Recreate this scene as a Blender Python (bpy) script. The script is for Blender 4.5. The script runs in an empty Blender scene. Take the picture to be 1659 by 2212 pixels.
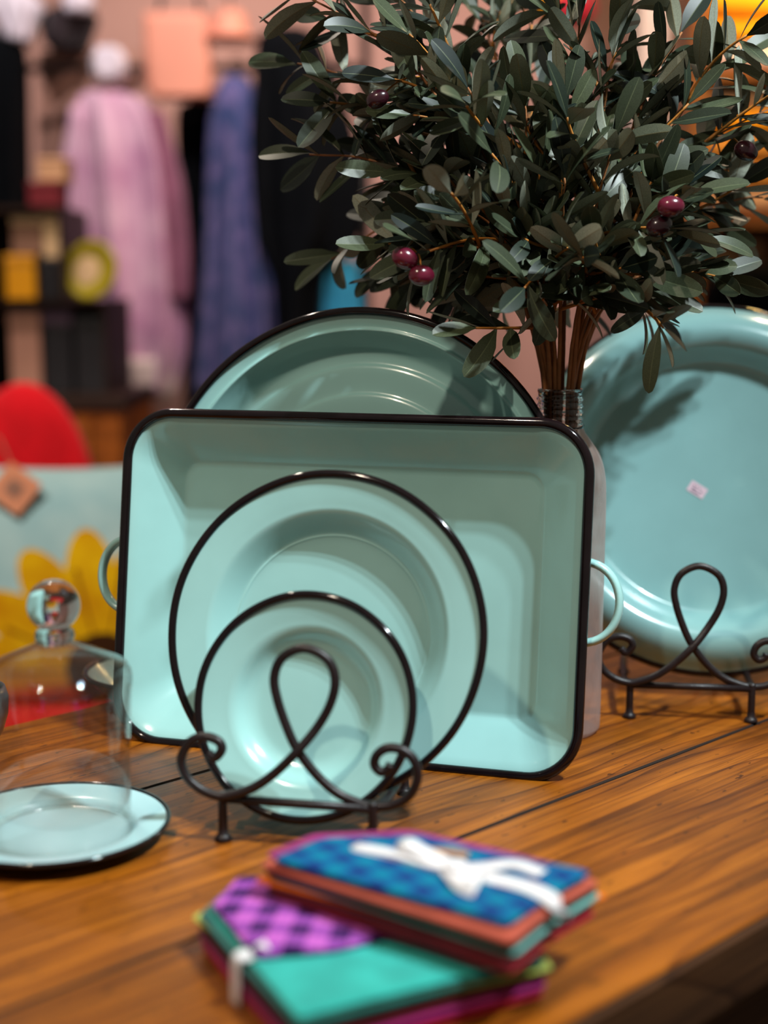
import bpy, bmesh, math, random
from mathutils import Vector, Matrix, noise
random.seed(7)
sc = bpy.context.scene
col = sc.collection
PI = math.pi
rad = math.radians

# ------------------------------------------------------------------ camera
CAM_H, PITCH, FPX = 1.20, rad(8.8), 3072.0
cam_data = bpy.data.cameras.new('camera')
cam = bpy.data.objects.new('camera', cam_data)
col.objects.link(cam)
cam.location = (0, 0, CAM_H)
cam.rotation_euler = (PI/2 - PITCH, 0, 0)
cam_data.sensor_fit = 'VERTICAL'
cam_data.sensor_height = 36.0
cam_data.sensor_width = 27.0
cam_data.lens = 36.0*FPX/2212.0
cam_data.clip_start = 0.02
cam_data.dof.use_dof = True
cam_data.dof.focus_distance = 1.275
cam_data.dof.aperture_fstop = 2.0
cam_data.dof.aperture_blades = 0
sc.camera = cam

# ------------------------------------------------------------------ world, lamps, exposure
world = bpy.data.worlds.new('shop_ambient')
sc.world = world
world.use_nodes = True
wn = world.node_tree
bgn = wn.nodes['Background']
bgn.inputs['Color'].default_value = (0.97, 0.91, 0.77, 1)
bgn.inputs['Strength'].default_value = 0.18

def spot(name, loc, target, power, color, radius=0.04, size=70, blend=0.6):
    d = bpy.data.lights.new(name, 'SPOT')
    d.energy = power; d.color = color; d.shadow_soft_size = radius
    d.spot_size = rad(size); d.spot_blend = blend
    o = bpy.data.objects.new(name, d); col.objects.link(o)
    o.location = loc
    o.rotation_euler = (Vector(target)-Vector(loc)).to_track_quat('-Z', 'Y').to_euler()
    return o
def point(name, loc, power, color, radius=0.05):
    d = bpy.data.lights.new(name, 'POINT')
    d.energy = power; d.color = color; d.shadow_soft_size = radius
    o = bpy.data.objects.new(name, d); col.objects.link(o); o.location = loc
    return o
WARM = (1.0, 0.74, 0.50); COOL = (0.86, 0.97, 1.0); SOFT = (1.0, 0.86, 0.70)
for kx, ky, kp in ((0.97, 0.44, 105), (1.06, 0.50, 125), (1.10, 0.60, 80)):      # a cluster of three track lamps
    spot('unseen_ceiling_spot', (kx, ky, 2.95), (-0.10, 1.24, 0.88), kp*1.22, COOL, 0.026, 39, 1.0)
spot('unseen_ceiling_spot', (-0.95, 2.55, 2.95), (0.05, 1.2, 0.8), 64, SOFT, 0.05, 60)
spot('unseen_ceiling_spot', (-0.75, -0.1, 2.95), (0.05, 1.0, 0.85), 95, (1.0, 0.84, 0.66), 0.04, 50, 1.0)
spot('unseen_ceiling_spot', (1.25, 2.7, 2.95), (0.3, 1.4, 0.9), 40, WARM, 0.05, 60)
spot('unseen_ceiling_spot', (-0.6, 2.9, 2.95), (-0.6, 4.1, 1.4), 112, (1.0, 0.90, 0.88), 0.06, 90)
spot('unseen_ceiling_spot', (0.7, 3.0, 2.95), (0.4, 4.6, 1.6), 130, (1.0, 0.80, 0.68), 0.06, 90)
spot('unseen_ceiling_spot', (-0.95, 0.6, 2.95), (-0.68, 2.55, 0.7), 260, (1.0, 0.92, 0.82), 0.06, 34)  # added lamp, out of view, to brighten the cushion
spot('unseen_ceiling_spot', (-1.2, 2.2, 2.95), (-0.85, 3.35, 1.15), 60, SOFT, 0.05, 40)  # another added unseen lamp, lifts the dresser and its wares
point('shelf_lamp', (1.12, 3.42, 2.16), 14, (1.0, 0.66, 0.25), 0.04)

sc.view_settings.view_transform = 'Standard'
sc.view_settings.look = 'None'
sc.view_settings.exposure = 0.0
sc.view_settings.gamma = 1.0
sc.view_settings.use_curve_mapping = False
cy = sc.cycles
cy.use_denoising = True
cy.max_bounces = 10
cy.transparent_max_bounces = 16
cy.caustics_reflective = False
cy.caustics_refractive = False
cy.sample_clamp_indirect = 6.0
cy.blur_glossy = 0.0

# ------------------------------------------------------------------ helpers
def at(u, v, Y):
    """point at depth Y seen at photo pixel (u, v)"""
    x = (u-829.5)/FPX; y = -(v-1106)/FPX
    d = (x, math.cos(PITCH)+y*math.sin(PITCH), -math.sin(PITCH)+y*math.cos(PITCH))
    t = Y/d[1]
    return Vector((d[0]*t, Y, CAM_H+d[2]*t))
def on(u, v, z):
    """point at height z seen at photo pixel (u, v)"""
    p = at(u, v, 1.0)
    t = (z-CAM_H)/(p.z-CAM_H)
    return Vector((p.x*t, t, z))

def lin(c):
    return tuple(((x/255)/12.92 if x/255 <= 0.04045 else ((x/255+0.055)/1.055)**2.4) for x in c)

class MB:
    """collects verts / faces, built as ONE mesh object"""
    def __init__(s): s.v = []; s.f = []; s.m = []; s.a = []
    def add(s, vs, fs, mi=0, at_=None):
        o = len(s.v)
        s.v += [tuple(p) for p in vs]
        s.f += [tuple(i+o for i in f) for f in fs]
        s.m += [mi]*len(fs)
        s.a += at_ if at_ else [(0, 0, 0, 1)]*len(vs)
        return s
    def box(s, x0, x1, y0, y1, z0, z1, mi=0):
        vs = [(x0,y0,z0),(x1,y0,z0),(x1,y1,z0),(x0,y1,z0),(x0,y0,z1),(x1,y0,z1),(x1,y1,z1),(x0,y1,z1)]
        return s.add(vs, [(0,3,2,1),(4,5,6,7),(0,1,5,4),(1,2,6,5),(2,3,7,6),(3,0,4,7)], mi)
    def lathe(s, prof, n=96, c=(0,0,0), mi=0, axis='Z'):
        vs = []; fs = []; rings = []
        for (r, z) in prof:
            if r < 1e-6:
                rings.append([len(vs)]); vs.append((c[0], c[1], c[2]+z))
            else:
                b = len(vs); rings.append(list(range(b, b+n)))
                for k in range(n):
                    q = 2*PI*k/n
                    vs.append((c[0]+r*math.cos(q), c[1]+r*math.sin(q), c[2]+z))
        for a, b in zip(rings, rings[1:]):
            for k in range(n):
                k2 = (k+1) % n
                if len(a) == 1 and len(b) == 1: continue
                if len(a) == 1: fs.append((a[0], b[k], b[k2]))
                elif len(b) == 1: fs.append((a[k], b[0], a[k2]))
                else: fs.append((a[k], b[k], b[k2], a[k2]))
        return s.add(vs, fs, mi)
    def tube(s, pts, r, n=10, closed=False, cap=True, flat=None, mi=0):
        """sweep a circle (or an ellipse flat=(ru, rw, ref)) along pts"""
        P = [Vector(p) for p in pts]; N = len(P)
        T = []
        for i in range(N):
            if closed: t = P[(i+1) % N]-P[i-1]
            else: t = P[min(i+1, N-1)]-P[max(i-1, 0)]
            T.append(t.normalized() if t.length > 1e-9 else Vector((0,0,1)))
        up = Vector((0,0,1)) if abs(T[0].z) < 0.9 else Vector((1,0,0))
        nrm = T[0].cross(up).normalized()
        vs = []; fs = []
        for i in range(N):
            if flat:
                ref = Vector(flat[2]); a = (ref-T[i]*ref.dot(T[i])).normalized(); b = T[i].cross(a)
                ra, rb = flat[0], flat[1]
            else:
                nrm = (nrm-T[i]*nrm.dot(T[i])).normalized(); a = nrm; b = T[i].cross(a)
                ra = rb = r[i] if isinstance(r, (list, tuple)) else r
            for k in range(n):
                q = 2*PI*k/n
                vs.append(P[i]+a*(ra*math.cos(q))+b*(rb*math.sin(q)))
        M = N if closed else N-1
        for i in range(M):
            j = (i+1) % N
            for k in range(n):
                k2 = (k+1) % n
                fs.append((i*n+k, i*n+k2, j*n+k2, j*n+k))
        if cap and not closed:
            fs.append(tuple(reversed(range(n)))); fs.append(tuple((N-1)*n+k for k in range(n)))
        return s.add(vs, fs, mi)
    def loft(s, rings, cap0=True, cap1=True, mi=0):
        n = len(rings[0]); vs = [p for r in rings for p in r]; fs = []
        for i in range(len(rings)-1):
            for k in range(n):
                k2 = (k+1) % n
                fs.append((i*n+k, i*n+k2, (i+1)*n+k2, (i+1)*n+k))
        if cap0: fs.append(tuple(reversed(range(n))))
        if cap1: fs.append(tuple((len(rings)-1)*n+k for k in range(n)))
        return s.add(vs, fs, mi)
    def build(s, name, mats, parent=None, smooth=True, matrix=None, attr=False):
        me = bpy.data.meshes.new(name)
        me.from_pydata(s.v, [], s.f)
        if not isinstance(mats, (list, tuple)): mats = [mats]
        for m in mats: me.materials.append(m)
        me.polygons.foreach_set('material_index', s.m)
        me.polygons.foreach_set('use_smooth', [smooth]*len(s.f))
        if attr:
            ca = me.color_attributes.new('tint', 'FLOAT_COLOR', 'POINT')
            ca.data.foreach_set('color', [c for a in s.a for c in a])
        bm = bmesh.new(); bm.from_mesh(me)
        if not attr: bmesh.ops.recalc_face_normals(bm, faces=bm.faces)
        bm.to_mesh(me); bm.free()
        me.update()
        o = bpy.data.objects.new(name, me); col.objects.link(o)
        if parent: o.parent = parent
        if matrix is not None: o.matrix_local = matrix
        return o
def sharp(o, ang=35):
    """keep hard edges hard on a smooth shaded mesh"""
    o.data.set_sharp_from_angle(angle=rad(ang)); return o
def bevel(o, w=0.003, seg=2):
    m = o.modifiers.new('bevel', 'BEVEL'); m.width = w; m.segments = seg; m.limit_method = 'ANGLE'; return o
def tag(o, label, cat, group=None, kind=None):
    o['label'] = label; o['category'] = cat
    if group: o['group'] = group
    if kind: o['kind'] = kind
    return o
def struct(o):
    o['kind'] = 'structure'; return o
def thing(name, label, cat, loc=(0,0,0), group=None, matrix=None):
    o = bpy.data.objects.new(name, None); col.objects.link(o)
    o.empty_display_size = 0.05
    if matrix is not None: o.matrix_world = matrix
    else: o.location = loc
    tag(o, label, cat, group)
    return o
def cat(pts, k=8, closed=False):
    P = [Vector(p) for p in pts]; n = len(P); out = []
    rng = range(n if closed else n-1)
    for i in rng:
        if closed: a, b, c, d = P[i-1], P[i], P[(i+1) % n], P[(i+2) % n]
        else:
            b, c = P[i], P[i+1]
            a = P[i-1] if i > 0 else b*2-c
            d = P[i+2] if i+2 < n else c*2-b
        for j in range(k):
            t = j/k
            out.append(0.5*((2*b)+(c-a)*t+(2*a-5*b+4*c-d)*t*t+(3*b-a-3*c+d)*t**3))
    if not closed: out.append(P[-1])
    return out
def lean_matrix(x, y, z, yaw, lean):
    """axes of a dish stood on edge: X along its width, Y up its face, Z out of its face"""
    a = Vector((math.cos(yaw), -math.sin(yaw), 0)); b = Vector((math.sin(yaw), math.cos(yaw), 0))
    u = b*math.sin(lean)+Vector((0,0,1))*math.cos(lean)
    n = a.cross(u)
    return Matrix(((a.x,u.x,n.x,x),(a.y,u.y,n.y,y),(a.z,u.z,n.z,z),(0,0,0,1)))

# ------------------------------------------------------------------ materials
def new_mat(name):
    m = bpy.data.materials.new(name); m.use_nodes = True
    nt = m.node_tree; p = nt.nodes['Principled BSDF']
    return m, nt, p
def nd(nt, t, **kw):
    n = nt.nodes.new(t)
    for k, v in kw.items():
        if k in n.inputs.keys() if isinstance(k, str) else False: n.inputs[k].default_value = v
        else: setattr(n, k, v)
    return n
def ramp(nt, fac, stops):
    r = nt.nodes.new('ShaderNodeValToRGB')
    el = r.color_ramp.elements
    while len(el) > 1: el.remove(el[-1])
    el[0].position = stops[0][0]; el[0].color = (*stops[0][1], 1)
    for p, c in stops[1:]:
        e = el.new(p); e.color = (*c, 1)
    nt.links.new(fac, r.inputs['Fac'])
    return r.outputs['Color']
def coords(nt, scale=(1,1,1), kind='Object', rot=(0,0,0)):
    tc = nt.nodes.new('ShaderNodeTexCoord'); mp = nt.nodes.new('ShaderNodeMapping')
    mp.inputs['Scale'].default_value = scale; mp.inputs['Rotation'].default_value = rot
    nt.links.new(tc.outputs[kind], mp.inputs['Vector'])
    return mp.outputs['Vector']
def tex_noise(nt, vec, scale=5, detail=3, rough=0.5, dist=0.0):
    n = nt.nodes.new('ShaderNodeTexNoise')
    n.inputs['Scale'].default_value = scale; n.inputs['Detail'].default_value = detail
    n.inputs['Roughness'].default_value = rough; n.inputs['Distortion'].default_value = dist
    nt.links.new(vec, n.inputs['Vector'])
    return n.outputs['Fac']
def add_bump(nt, p, h, strength=0.2, dist=0.002):
    b = nt.nodes.new('ShaderNodeBump'); b.inputs['Strength'].default_value = strength
    b.inputs['Distance'].default_value = dist
    nt.links.new(h, b.inputs['Height']); nt.links.new(b.outputs['Normal'], p.inputs['Normal'])
def plain(name, c, rough=0.6, var=0.12, scale=12, metallic=0.0, spec=0.5, coat=0.0, bump=0.0, bscale=60):
    m, nt, p = new_mat(name)
    v = coords(nt)
    f = tex_noise(nt, v, scale, 3)
    c = lin(c)
    lo = tuple(x*(1-var) for x in c); hi = tuple(min(1, x*(1+var)) for x in c)
    nt.links.new(ramp(nt, f, [(0.3, lo), (0.7, hi)]), p.inputs['Base Color'])
    p.inputs['Roughness'].default_value = rough; p.inputs['Metallic'].default_value = metallic
    p.inputs['Specular IOR Level'].default_value = spec; p.inputs['Coat Weight'].default_value = coat
    p.inputs['Coat Roughness'].default_value = 0.06
    if bump: add_bump(nt, p, tex_noise(nt, v, bscale, 4), bump)
    return m

M = {}
M['enamel'] = plain('turquoise_enamel', (158, 206, 203), 0.2, 0.05, 14, coat=0.55)
M['enamel_pale'] = plain('pale_enamel', (178, 218, 222), 0.2, 0.05, 14, coat=0.6)
M['enamel_dimmed'] = plain('dimmed_turquoise_enamel', (140, 186, 186), 0.22, 0.05, 14, coat=0.5)  # same enamel darkened, weaker lamp light put into the colour
M['rim'] = plain('dark_enamel_rim', (20, 12, 14), 0.09, 0.25, 40, spec=0.35, coat=0.15)
M['back'] = plain('dark_enamel_back', (30, 26, 30), 0.3, 0.2, 20, coat=0.3)
M['iron'] = plain('wrought_iron', (27, 17, 19), 0.42, 0.25, 60, spec=0.45, bump=0.15, bscale=300)
M['label'] = plain('pink_paper', (226, 196, 208), 0.7, 0.03)
M['ink'] = plain('grey_ink', (120, 100, 120), 0.8, 0.1)

def wood(name, cols, scale=1.0, rough=0.42, pores=True):
    m, nt, p = new_mat(name)
    v = coords(nt, (1.3*scale, 15*scale, 15*scale))
    big = coords(nt, (1.1*scale, 3.6*scale, 3.6*scale))
    fine = coords(nt, (4*scale, 230*scale, 230*scale))
    # growth rings: bands across the plank bent by a slow noise
    sep = nt.nodes.new('ShaderNodeSeparateXYZ'); nt.links.new(coords(nt), sep.inputs[0])
    warp = tex_noise(nt, big, 2.0, 2, 0.45)
    ma = nt.nodes.new('ShaderNodeMath'); ma.operation = 'MULTIPLY_ADD'
    nt.links.new(warp, ma.inputs[0]); ma.inputs[1].default_value = 0.13; nt.links.new(sep.outputs['Y'], ma.inputs[2])
    mb = nt.nodes.new('ShaderNodeMath'); mb.operation = 'MULTIPLY'; nt.links.new(ma.outputs[0], mb.inputs[0]); mb.inputs[1].default_value = 40.0*scale
    mc = nt.nodes.new('ShaderNodeMath'); mc.operation = 'FRACT'; nt.links.new(mb.outputs[0], mc.inputs[0])
    g1 = tex_noise(nt, v, 2.4, 6, 0.66)
    g2 = tex_noise(nt, fine, 1.0, 3, 0.7)
    base = ramp(nt, g1, [(0.25, lin(cols[0])), (0.5, lin(cols[1])), (0.75, lin(cols[2]))])
    ring = ramp(nt, mc.outputs[0], [(0.0, (1,1,1)), (0.55, (0.97,)*3), (0.84, (0.74, 0.68, 0.62)), (0.90, (0.40, 0.33, 0.28)), (0.945, (0.42, 0.35, 0.30)), (0.97, (1,1,1)), (1.0, (1,1,1))])
    fin = ramp(nt, g2, [(0.32, (0.42, 0.36, 0.32)), (0.56, (1.08, 1.08, 1.08))])
    def mul(a, b, f=1.0):
        x = nt.nodes.new('ShaderNodeMix'); x.data_type = 'RGBA'; x.blend_type = 'MULTIPLY'
        x.inputs['Factor'].default_value = f
        nt.links.new(a, x.inputs['A']); nt.links.new(b, x.inputs['B']); return x.outputs['Result']
    c = mul(mul(base, ring, 0.85), fin, 0.8)
    if pores:
        pv = coords(nt, (38*scale, 95*scale, 95*scale))
        pn = tex_noise(nt, pv, 1.6, 2, 0.5)
        pr = ramp(nt, pn, [(0.275, (0.12, 0.08, 0.06)), (0.31, (1, 1, 1))])
        st = tex_noise(nt, coords(nt, (4, 9, 9)), 1.4, 3)
        sr = ramp(nt, st, [(0.25, (0.66, 0.6, 0.55)), (0.5, (1, 1, 1))])
        c = mul(mul(c, pr, 0.8), sr, 0.7)
    nt.links.new(c, p.inputs['Base Color'])
    p.inputs['Roughness'].default_value = rough
    p.inputs['Specular IOR Level'].default_value = 0.22
    add_bump(nt, p, g2, 0.25, 0.0008)
    return m
M['table'] = wood('honey_pine', ((80, 40, 6), (144, 79, 12), (178, 104, 24)))
M['table_side'] = wood('dark_pine_edge', ((52, 32, 20), (74, 46, 26), (92, 58, 32)), 1.0, 0.6, False)
M['seam'] = plain('painted_seam_shade', (34, 20, 12), 0.9, 0.3)  # dark colour on plank sides and bevels, painted in for shade in the gaps
M['cabinet'] = wood('orange_oak', ((120, 60, 14), (150, 78, 20), (172, 96, 30)), 0.8, 0.5, False)
M['dark_wood'] = wood('dark_shop_wood', ((34, 20, 16), (48, 30, 22), (60, 38, 26)), 0.6, 0.5, False)
M['floor'] = wood('floor_boards', ((40, 26, 18), (58, 38, 24), (72, 46, 30)), 0.5, 0.5, False)

def glass_thin(name, tint=(1, 1, 1), edge=0.9, dust=0.0, dustcol=(0.7, 0.6, 0.6)):
    """thin blown glass: clear face on, shinier towards its edges, optionally dusty"""
    m = bpy.data.materials.new(name); m.use_nodes = True; nt = m.node_tree
    nt.nodes.remove(nt.nodes['Principled BSDF']); out = nt.nodes['Material Output']
    tr = nt.nodes.new('ShaderNodeBsdfTransparent'); tr.inputs['Color'].default_value = (*tint, 1)
    gl = nt.nodes.new('ShaderNodeBsdfGlossy'); gl.inputs['Roughness'].default_value = 0.03
    fr = nt.nodes.new('ShaderNodeLayerWeight'); fr.inputs['Blend'].default_value = 0.5
    pw = nt.nodes.new('ShaderNodeMath'); pw.operation = 'POWER'; pw.inputs[1].default_value = 4.0
    nt.links.new(fr.outputs['Facing'], pw.inputs[0])
    mu = nt.nodes.new('ShaderNodeMath'); mu.operation = 'MULTIPLY_ADD'; mu.inputs[1].default_value = 0.5*edge; mu.inputs[2].default_value = 0.05
    nt.links.new(pw.outputs[0], mu.inputs[0])
    mx = nt.nodes.new('ShaderNodeMixShader')
    nt.links.new(mu.outputs[0], mx.inputs[0]); nt.links.new(tr.outputs[0], mx.inputs[1]); nt.links.new(gl.outputs[0], mx.inputs[2])
    last = mx
    if dust:
        df = nt.nodes.new('ShaderNodeBsdfDiffuse'); df.inputs['Color'].default_value = (*dustcol, 1)
        tl = nt.nodes.new('ShaderNodeBsdfTranslucent'); tl.inputs['Color'].default_value = (*dustcol, 1)
        ad = nt.nodes.new('ShaderNodeMixShader'); nt.links.new(df.outputs[0], ad.inputs[1]); nt.links.new(tl.outputs[0], ad.inputs[2])
        f = tex_noise(nt, coords(nt, (14, 14, 5)), 2.5, 4, 0.6)
        rr = ramp(nt, f, [(0.3, (dust*0.55,)*3), (0.7, (dust,)*3)])
        m2 = nt.nodes.new('ShaderNodeMixShader')
        nt.links.new(rr, m2.inputs[0]); nt.links.new(mx.outputs[0], m2.inputs[1]); nt.links.new(ad.outputs[0], m2.inputs[2])
        last = m2
    nt.links.new(last.outputs[0], out.inputs['Surface'])
    return m
M['cloche'] = glass_thin('cloche_glass', (0.965, 0.955, 0.95), 1.7)
M['bottle'] = glass_thin('dusty_bottle_glass', (0.93, 0.88, 0.87), 1.5, 0.52, (0.72, 0.58, 0.54))
M['neck'] = glass_thin('bottle_neck_glass', (0.90, 0.88, 0.86), 1.9, 0.16, (0.70, 0.62, 0.58))
def glass_solid(name):
    m, nt, p = new_mat(name)
    p.inputs['Transmission Weight'].default_value = 1.0; p.inputs['IOR'].default_value = 1.47
    p.inputs['Roughness'].default_value = 0.0; p.inputs['Base Color'].default_value = (0.98, 0.97, 0.97, 1)
    f = tex_noise(nt, coords(nt), 20, 2); add_bump(nt, p, f, 0.02, 0.001)
    return m
M['knob'] = glass_solid('solid_knob_glass')
M['neck'] = glass_solid('threaded_neck_glass')

def leaf_mat(name, c0, c1, vein, rough):
    m, nt, p = new_mat(name)
    a = nt.nodes.new('ShaderNodeVertexColor'); a.layer_name = 'tint'
    s = nt.nodes.new('ShaderNodeSeparateColor'); nt.links.new(a.outputs['Color'], s.inputs[0])
    c = ramp(nt, s.outputs[0], [(0.0, lin(c0)), (1.0, lin(c1))])
    mx = nt.nodes.new('ShaderNodeMix'); mx.data_type = 'RGBA'
    pw = nt.nodes.new('ShaderNodeMath'); pw.operation = 'MULTIPLY'; pw.inputs[1].default_value = 0.8
    nt.links.new(s.outputs[1], pw.inputs[0])
    nt.links.new(pw.outputs[0], mx.inputs['Factor']); nt.links.new(c, mx.inputs['A'])
    mx.inputs['B'].default_value = (*lin(vein), 1)
    sp = tex_noise(nt, coords(nt), 900, 2)
    mm = nt.nodes.new('ShaderNodeMix'); mm.data_type = 'RGBA'; mm.blend_type = 'MULTIPLY'; mm.inputs['Factor'].default_value = 0.5
    nt.links.new(mx.outputs['Result'], mm.inputs['A'])
    nt.links.new(ramp(nt, sp, [(0.35, (0.7,)*3), (0.65, (1.25,)*3)]), mm.inputs['B'])
    nt.links.new(mm.outputs['Result'], p.inputs['Base Color'])
    p.inputs['Roughness'].default_value = rough; p.inputs['Specular IOR Level'].default_value = 0.35
    return m
M['leaf_top'] = leaf_mat('olive_leaf_upper', (17, 29, 27), (68, 76, 54), (98, 106, 78), 0.42)
M['leaf_under'] = leaf_mat('olive_leaf_underside', (98, 100, 78), (168, 174, 158), (124, 106, 64), 0.55)
M['twig'] = plain('olive_twig', (176, 112, 40), 0.6, 0.3, 60, bump=0.2, bscale=200)
M['bark'] = plain('olive_bark', (150, 94, 50), 0.7, 0.3, 60, bump=0.3, bscale=200)
M['olive'] = plain('ripe_olive', (92, 18, 40), 0.22, 0.35, 30, coat=0.4)
M['olive_dark'] = plain('dark_olive_skin', (48, 14, 24), 0.24, 0.35, 30, coat=0.4)
M['olive_pale'] = plain('half_ripe_olive', (176, 130, 96), 0.3, 0.3, 40, coat=0.3)

def fabric(name, c, var=0.1, scale=40, rough=0.9, c2=None, bump=0.25, wash=None):
    m, nt, p = new_mat(name)
    v = coords(nt); c = lin(c)
    hi = lin(c2) if c2 else tuple(min(1, x*(1+var)) for x in c)
    lo = c if c2 else tuple(x*(1-var) for x in c)
    f = tex_noise(nt, v, wash or scale, 3)
    nt.links.new(ramp(nt, f, [(0.38, lo), (0.62, hi)]), p.inputs['Base Color'])
    p.inputs['Roughness'].default_value = rough; p.inputs['Specular IOR Level'].default_value = 0.15
    p.inputs['Sheen Weight'].default_value = 0.15
    add_bump(nt, p, tex_noise(nt, v, 400, 2), bump, 0.001)
    return m
def checks(name, c0, c1, c2, size, rot=0.0):
    """gingham: two sets of stripes, the overlap darkest"""
    m, nt, p = new_mat(name)
    v = coords(nt, (1, 1, 1), 'Object', (0, 0, rot))
    s = nt.nodes.new('ShaderNodeSeparateXYZ'); nt.links.new(v, s.inputs[0])
    outs = []
    for ax in ('X', 'Y'):
        a = nt.nodes.new('ShaderNodeMath'); a.operation = 'MULTIPLY'; a.inputs[1].default_value = 1/size
        nt.links.new(s.outputs[ax], a.inputs[0])
        b = nt.nodes.new('ShaderNodeMath'); b.operation = 'FRACT'; nt.links.new(a.outputs[0], b.inputs[0])
        g = nt.nodes.new('ShaderNodeMath'); g.operation = 'GREATER_THAN'; g.inputs[1].default_value = 0.5
        nt.links.new(b.outputs[0], g.inputs[0]); outs.append(g.outputs[0])
    ad = nt.nodes.new('ShaderNodeMath'); ad.operation = 'ADD'
    nt.links.new(outs[0], ad.inputs[0]); nt.links.new(outs[1], ad.inputs[1])
    dv = nt.nodes.new('ShaderNodeMath'); dv.operation = 'MULTIPLY'; dv.inputs[1].default_value = 0.5
    nt.links.new(ad.outputs[0], dv.inputs[0])
    r = ramp(nt, dv.outputs[0], [(0.0, lin(c0)), (0.5, lin(c1)), (1.0, lin(c2))])
    nt.links.new(r, p.inputs['Base Color'])
    p.inputs['Roughness'].default_value = 0.9; p.inputs['Specular IOR Level'].default_value = 0.15
    add_bump(nt, p, tex_noise(nt, coords(nt), 350, 2), 0.3, 0.001)
    return m

# ------------------------------------------------------------------ the shop shell
T = 0.78                                   # table top height
fl = MB().box(-3.0, 3.2, -1.2, 4.9, -0.05, 0.0).build('floor', M['floor'], smooth=False); struct(fl)
M['wall'] = plain('rose_plaster', (196, 150, 138), 0.85, 0.1, 1.2)
wl = MB().box(-3.0, 3.2, 4.9, 5.0, 0.0, 3.0).build('wall_back', M['wall'], smooth=False); struct(wl)
M['column'] = plain('white_paint', (236, 214, 200), 0.7, 0.03, 3)
px0, px1 = at(1375, 300, 3.9).x, at(1486, 300, 3.9).x
pl = MB().box(px0, px1, 3.9, 4.1, 0, 3.0).build('trim_column', M['column'], smooth=False); struct(bevel(pl, 0.006))

# ------------------------------------------------------------------ wooden table
ANG = rad(90-46.2)                         # planks run 46 degrees off the view axis
pd = Vector((math.cos(ANG), math.sin(ANG), 0)); pn = Vector((-math.sin(ANG), math.cos(ANG), 0))
tm = Matrix.Rotation(ANG, 4, 'Z'); tm.translation = (0, 0, 0)
table = thing('wooden_table', 'rustic honey brown plank table carrying the enamel ware', 'table', matrix=tm)
TH = 0.045
edges = [0.481, 0.7215, 0.984, 1.226]
mb = MB()
for i in range(3):
    y0, y1 = edges[i], edges[i+1]
    g = 0.0017; b = 0.0010
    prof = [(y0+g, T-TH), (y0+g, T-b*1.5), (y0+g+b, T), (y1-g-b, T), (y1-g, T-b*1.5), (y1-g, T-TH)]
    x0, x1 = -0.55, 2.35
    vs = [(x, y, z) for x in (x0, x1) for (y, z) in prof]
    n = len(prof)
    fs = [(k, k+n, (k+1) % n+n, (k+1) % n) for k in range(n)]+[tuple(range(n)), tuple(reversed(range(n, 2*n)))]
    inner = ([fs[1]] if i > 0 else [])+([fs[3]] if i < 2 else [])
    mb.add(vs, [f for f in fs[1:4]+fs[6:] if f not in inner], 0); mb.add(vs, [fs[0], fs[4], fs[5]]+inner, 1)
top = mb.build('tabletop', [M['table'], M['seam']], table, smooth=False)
ap = MB()
ap.box(-0.45, 2.25, edges[0]+0.05, edges[0]+0.075, T-TH-0.12, T-TH)
ap.box(-0.45, 2.25, edges[3]-0.075, edges[3]-0.05, T-TH-0.12, T-TH)
ap.box(-0.45, -0.425, edges[0]+0.075, edges[3]-0.075, T-TH-0.12, T-TH)
ap.box(2.225, 2.25, edges[0]+0.075, edges[3]-0.075, T-TH-0.12, T-TH)
ap.build('apron', M['table_side'], table, smooth=False)
for x in (-0.46, 2.19):
    for y in (edges[0]+0.04, edges[3]-0.11):
        bevel(MB().box(x, x+0.07, y, y+0.07, 0, T-TH).build('leg', M['table_side'], table, smooth=False), 0.004)
# dark plank edge facing the front right
MB().box(-0.55, 2.35, edges[0]-0.004, edges[0]+0.0012, T-TH-0.002, T-0.003).build('edge_strip', M['table_side'], table, smooth=False)

# ------------------------------------------------------------------ round enamel dishes stood on edge
def round_dish(name, label, cat_, mtx, R, prof, th=0.0016, bead=0.0026, mat='enamel', group=None):
    """prof: (radius fraction, depth) from the middle outwards, face side"""
    t = thing(name, label, cat_, matrix=mtx, group=group)
    P = cat([(r*R, 0, z) for r, z in prof], 5)
    face = [(max(p.x, 0), p.z) for p in P]
    back = [(max(p.x, 0), p.z-th) for p in reversed(P)]
    mb = MB(); mb.lathe(face+back[:1], 128, (0, R, 0), 0); mb.lathe(back, 128, (0, R, 0), 1)
    mb.build('dish', [M[mat], M['back']], t)
    rb = MB()
    ring = []
    N = 160
    for k in range(N):
        q = 2*PI*k/N
        w = 1+0.0012*math.sin(5*q)+0.0008*math.sin(11*q+1)
        ring.append(((R-bead*0.7)*w*math.cos(q), R+(R-bead*0.7)*w*math.sin(q), prof[-1][1]-th*0.5))
    rb.tube(ring, bead, 12, closed=True)
    rb.build('rim', M['rim'], t)
    return t

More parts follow.
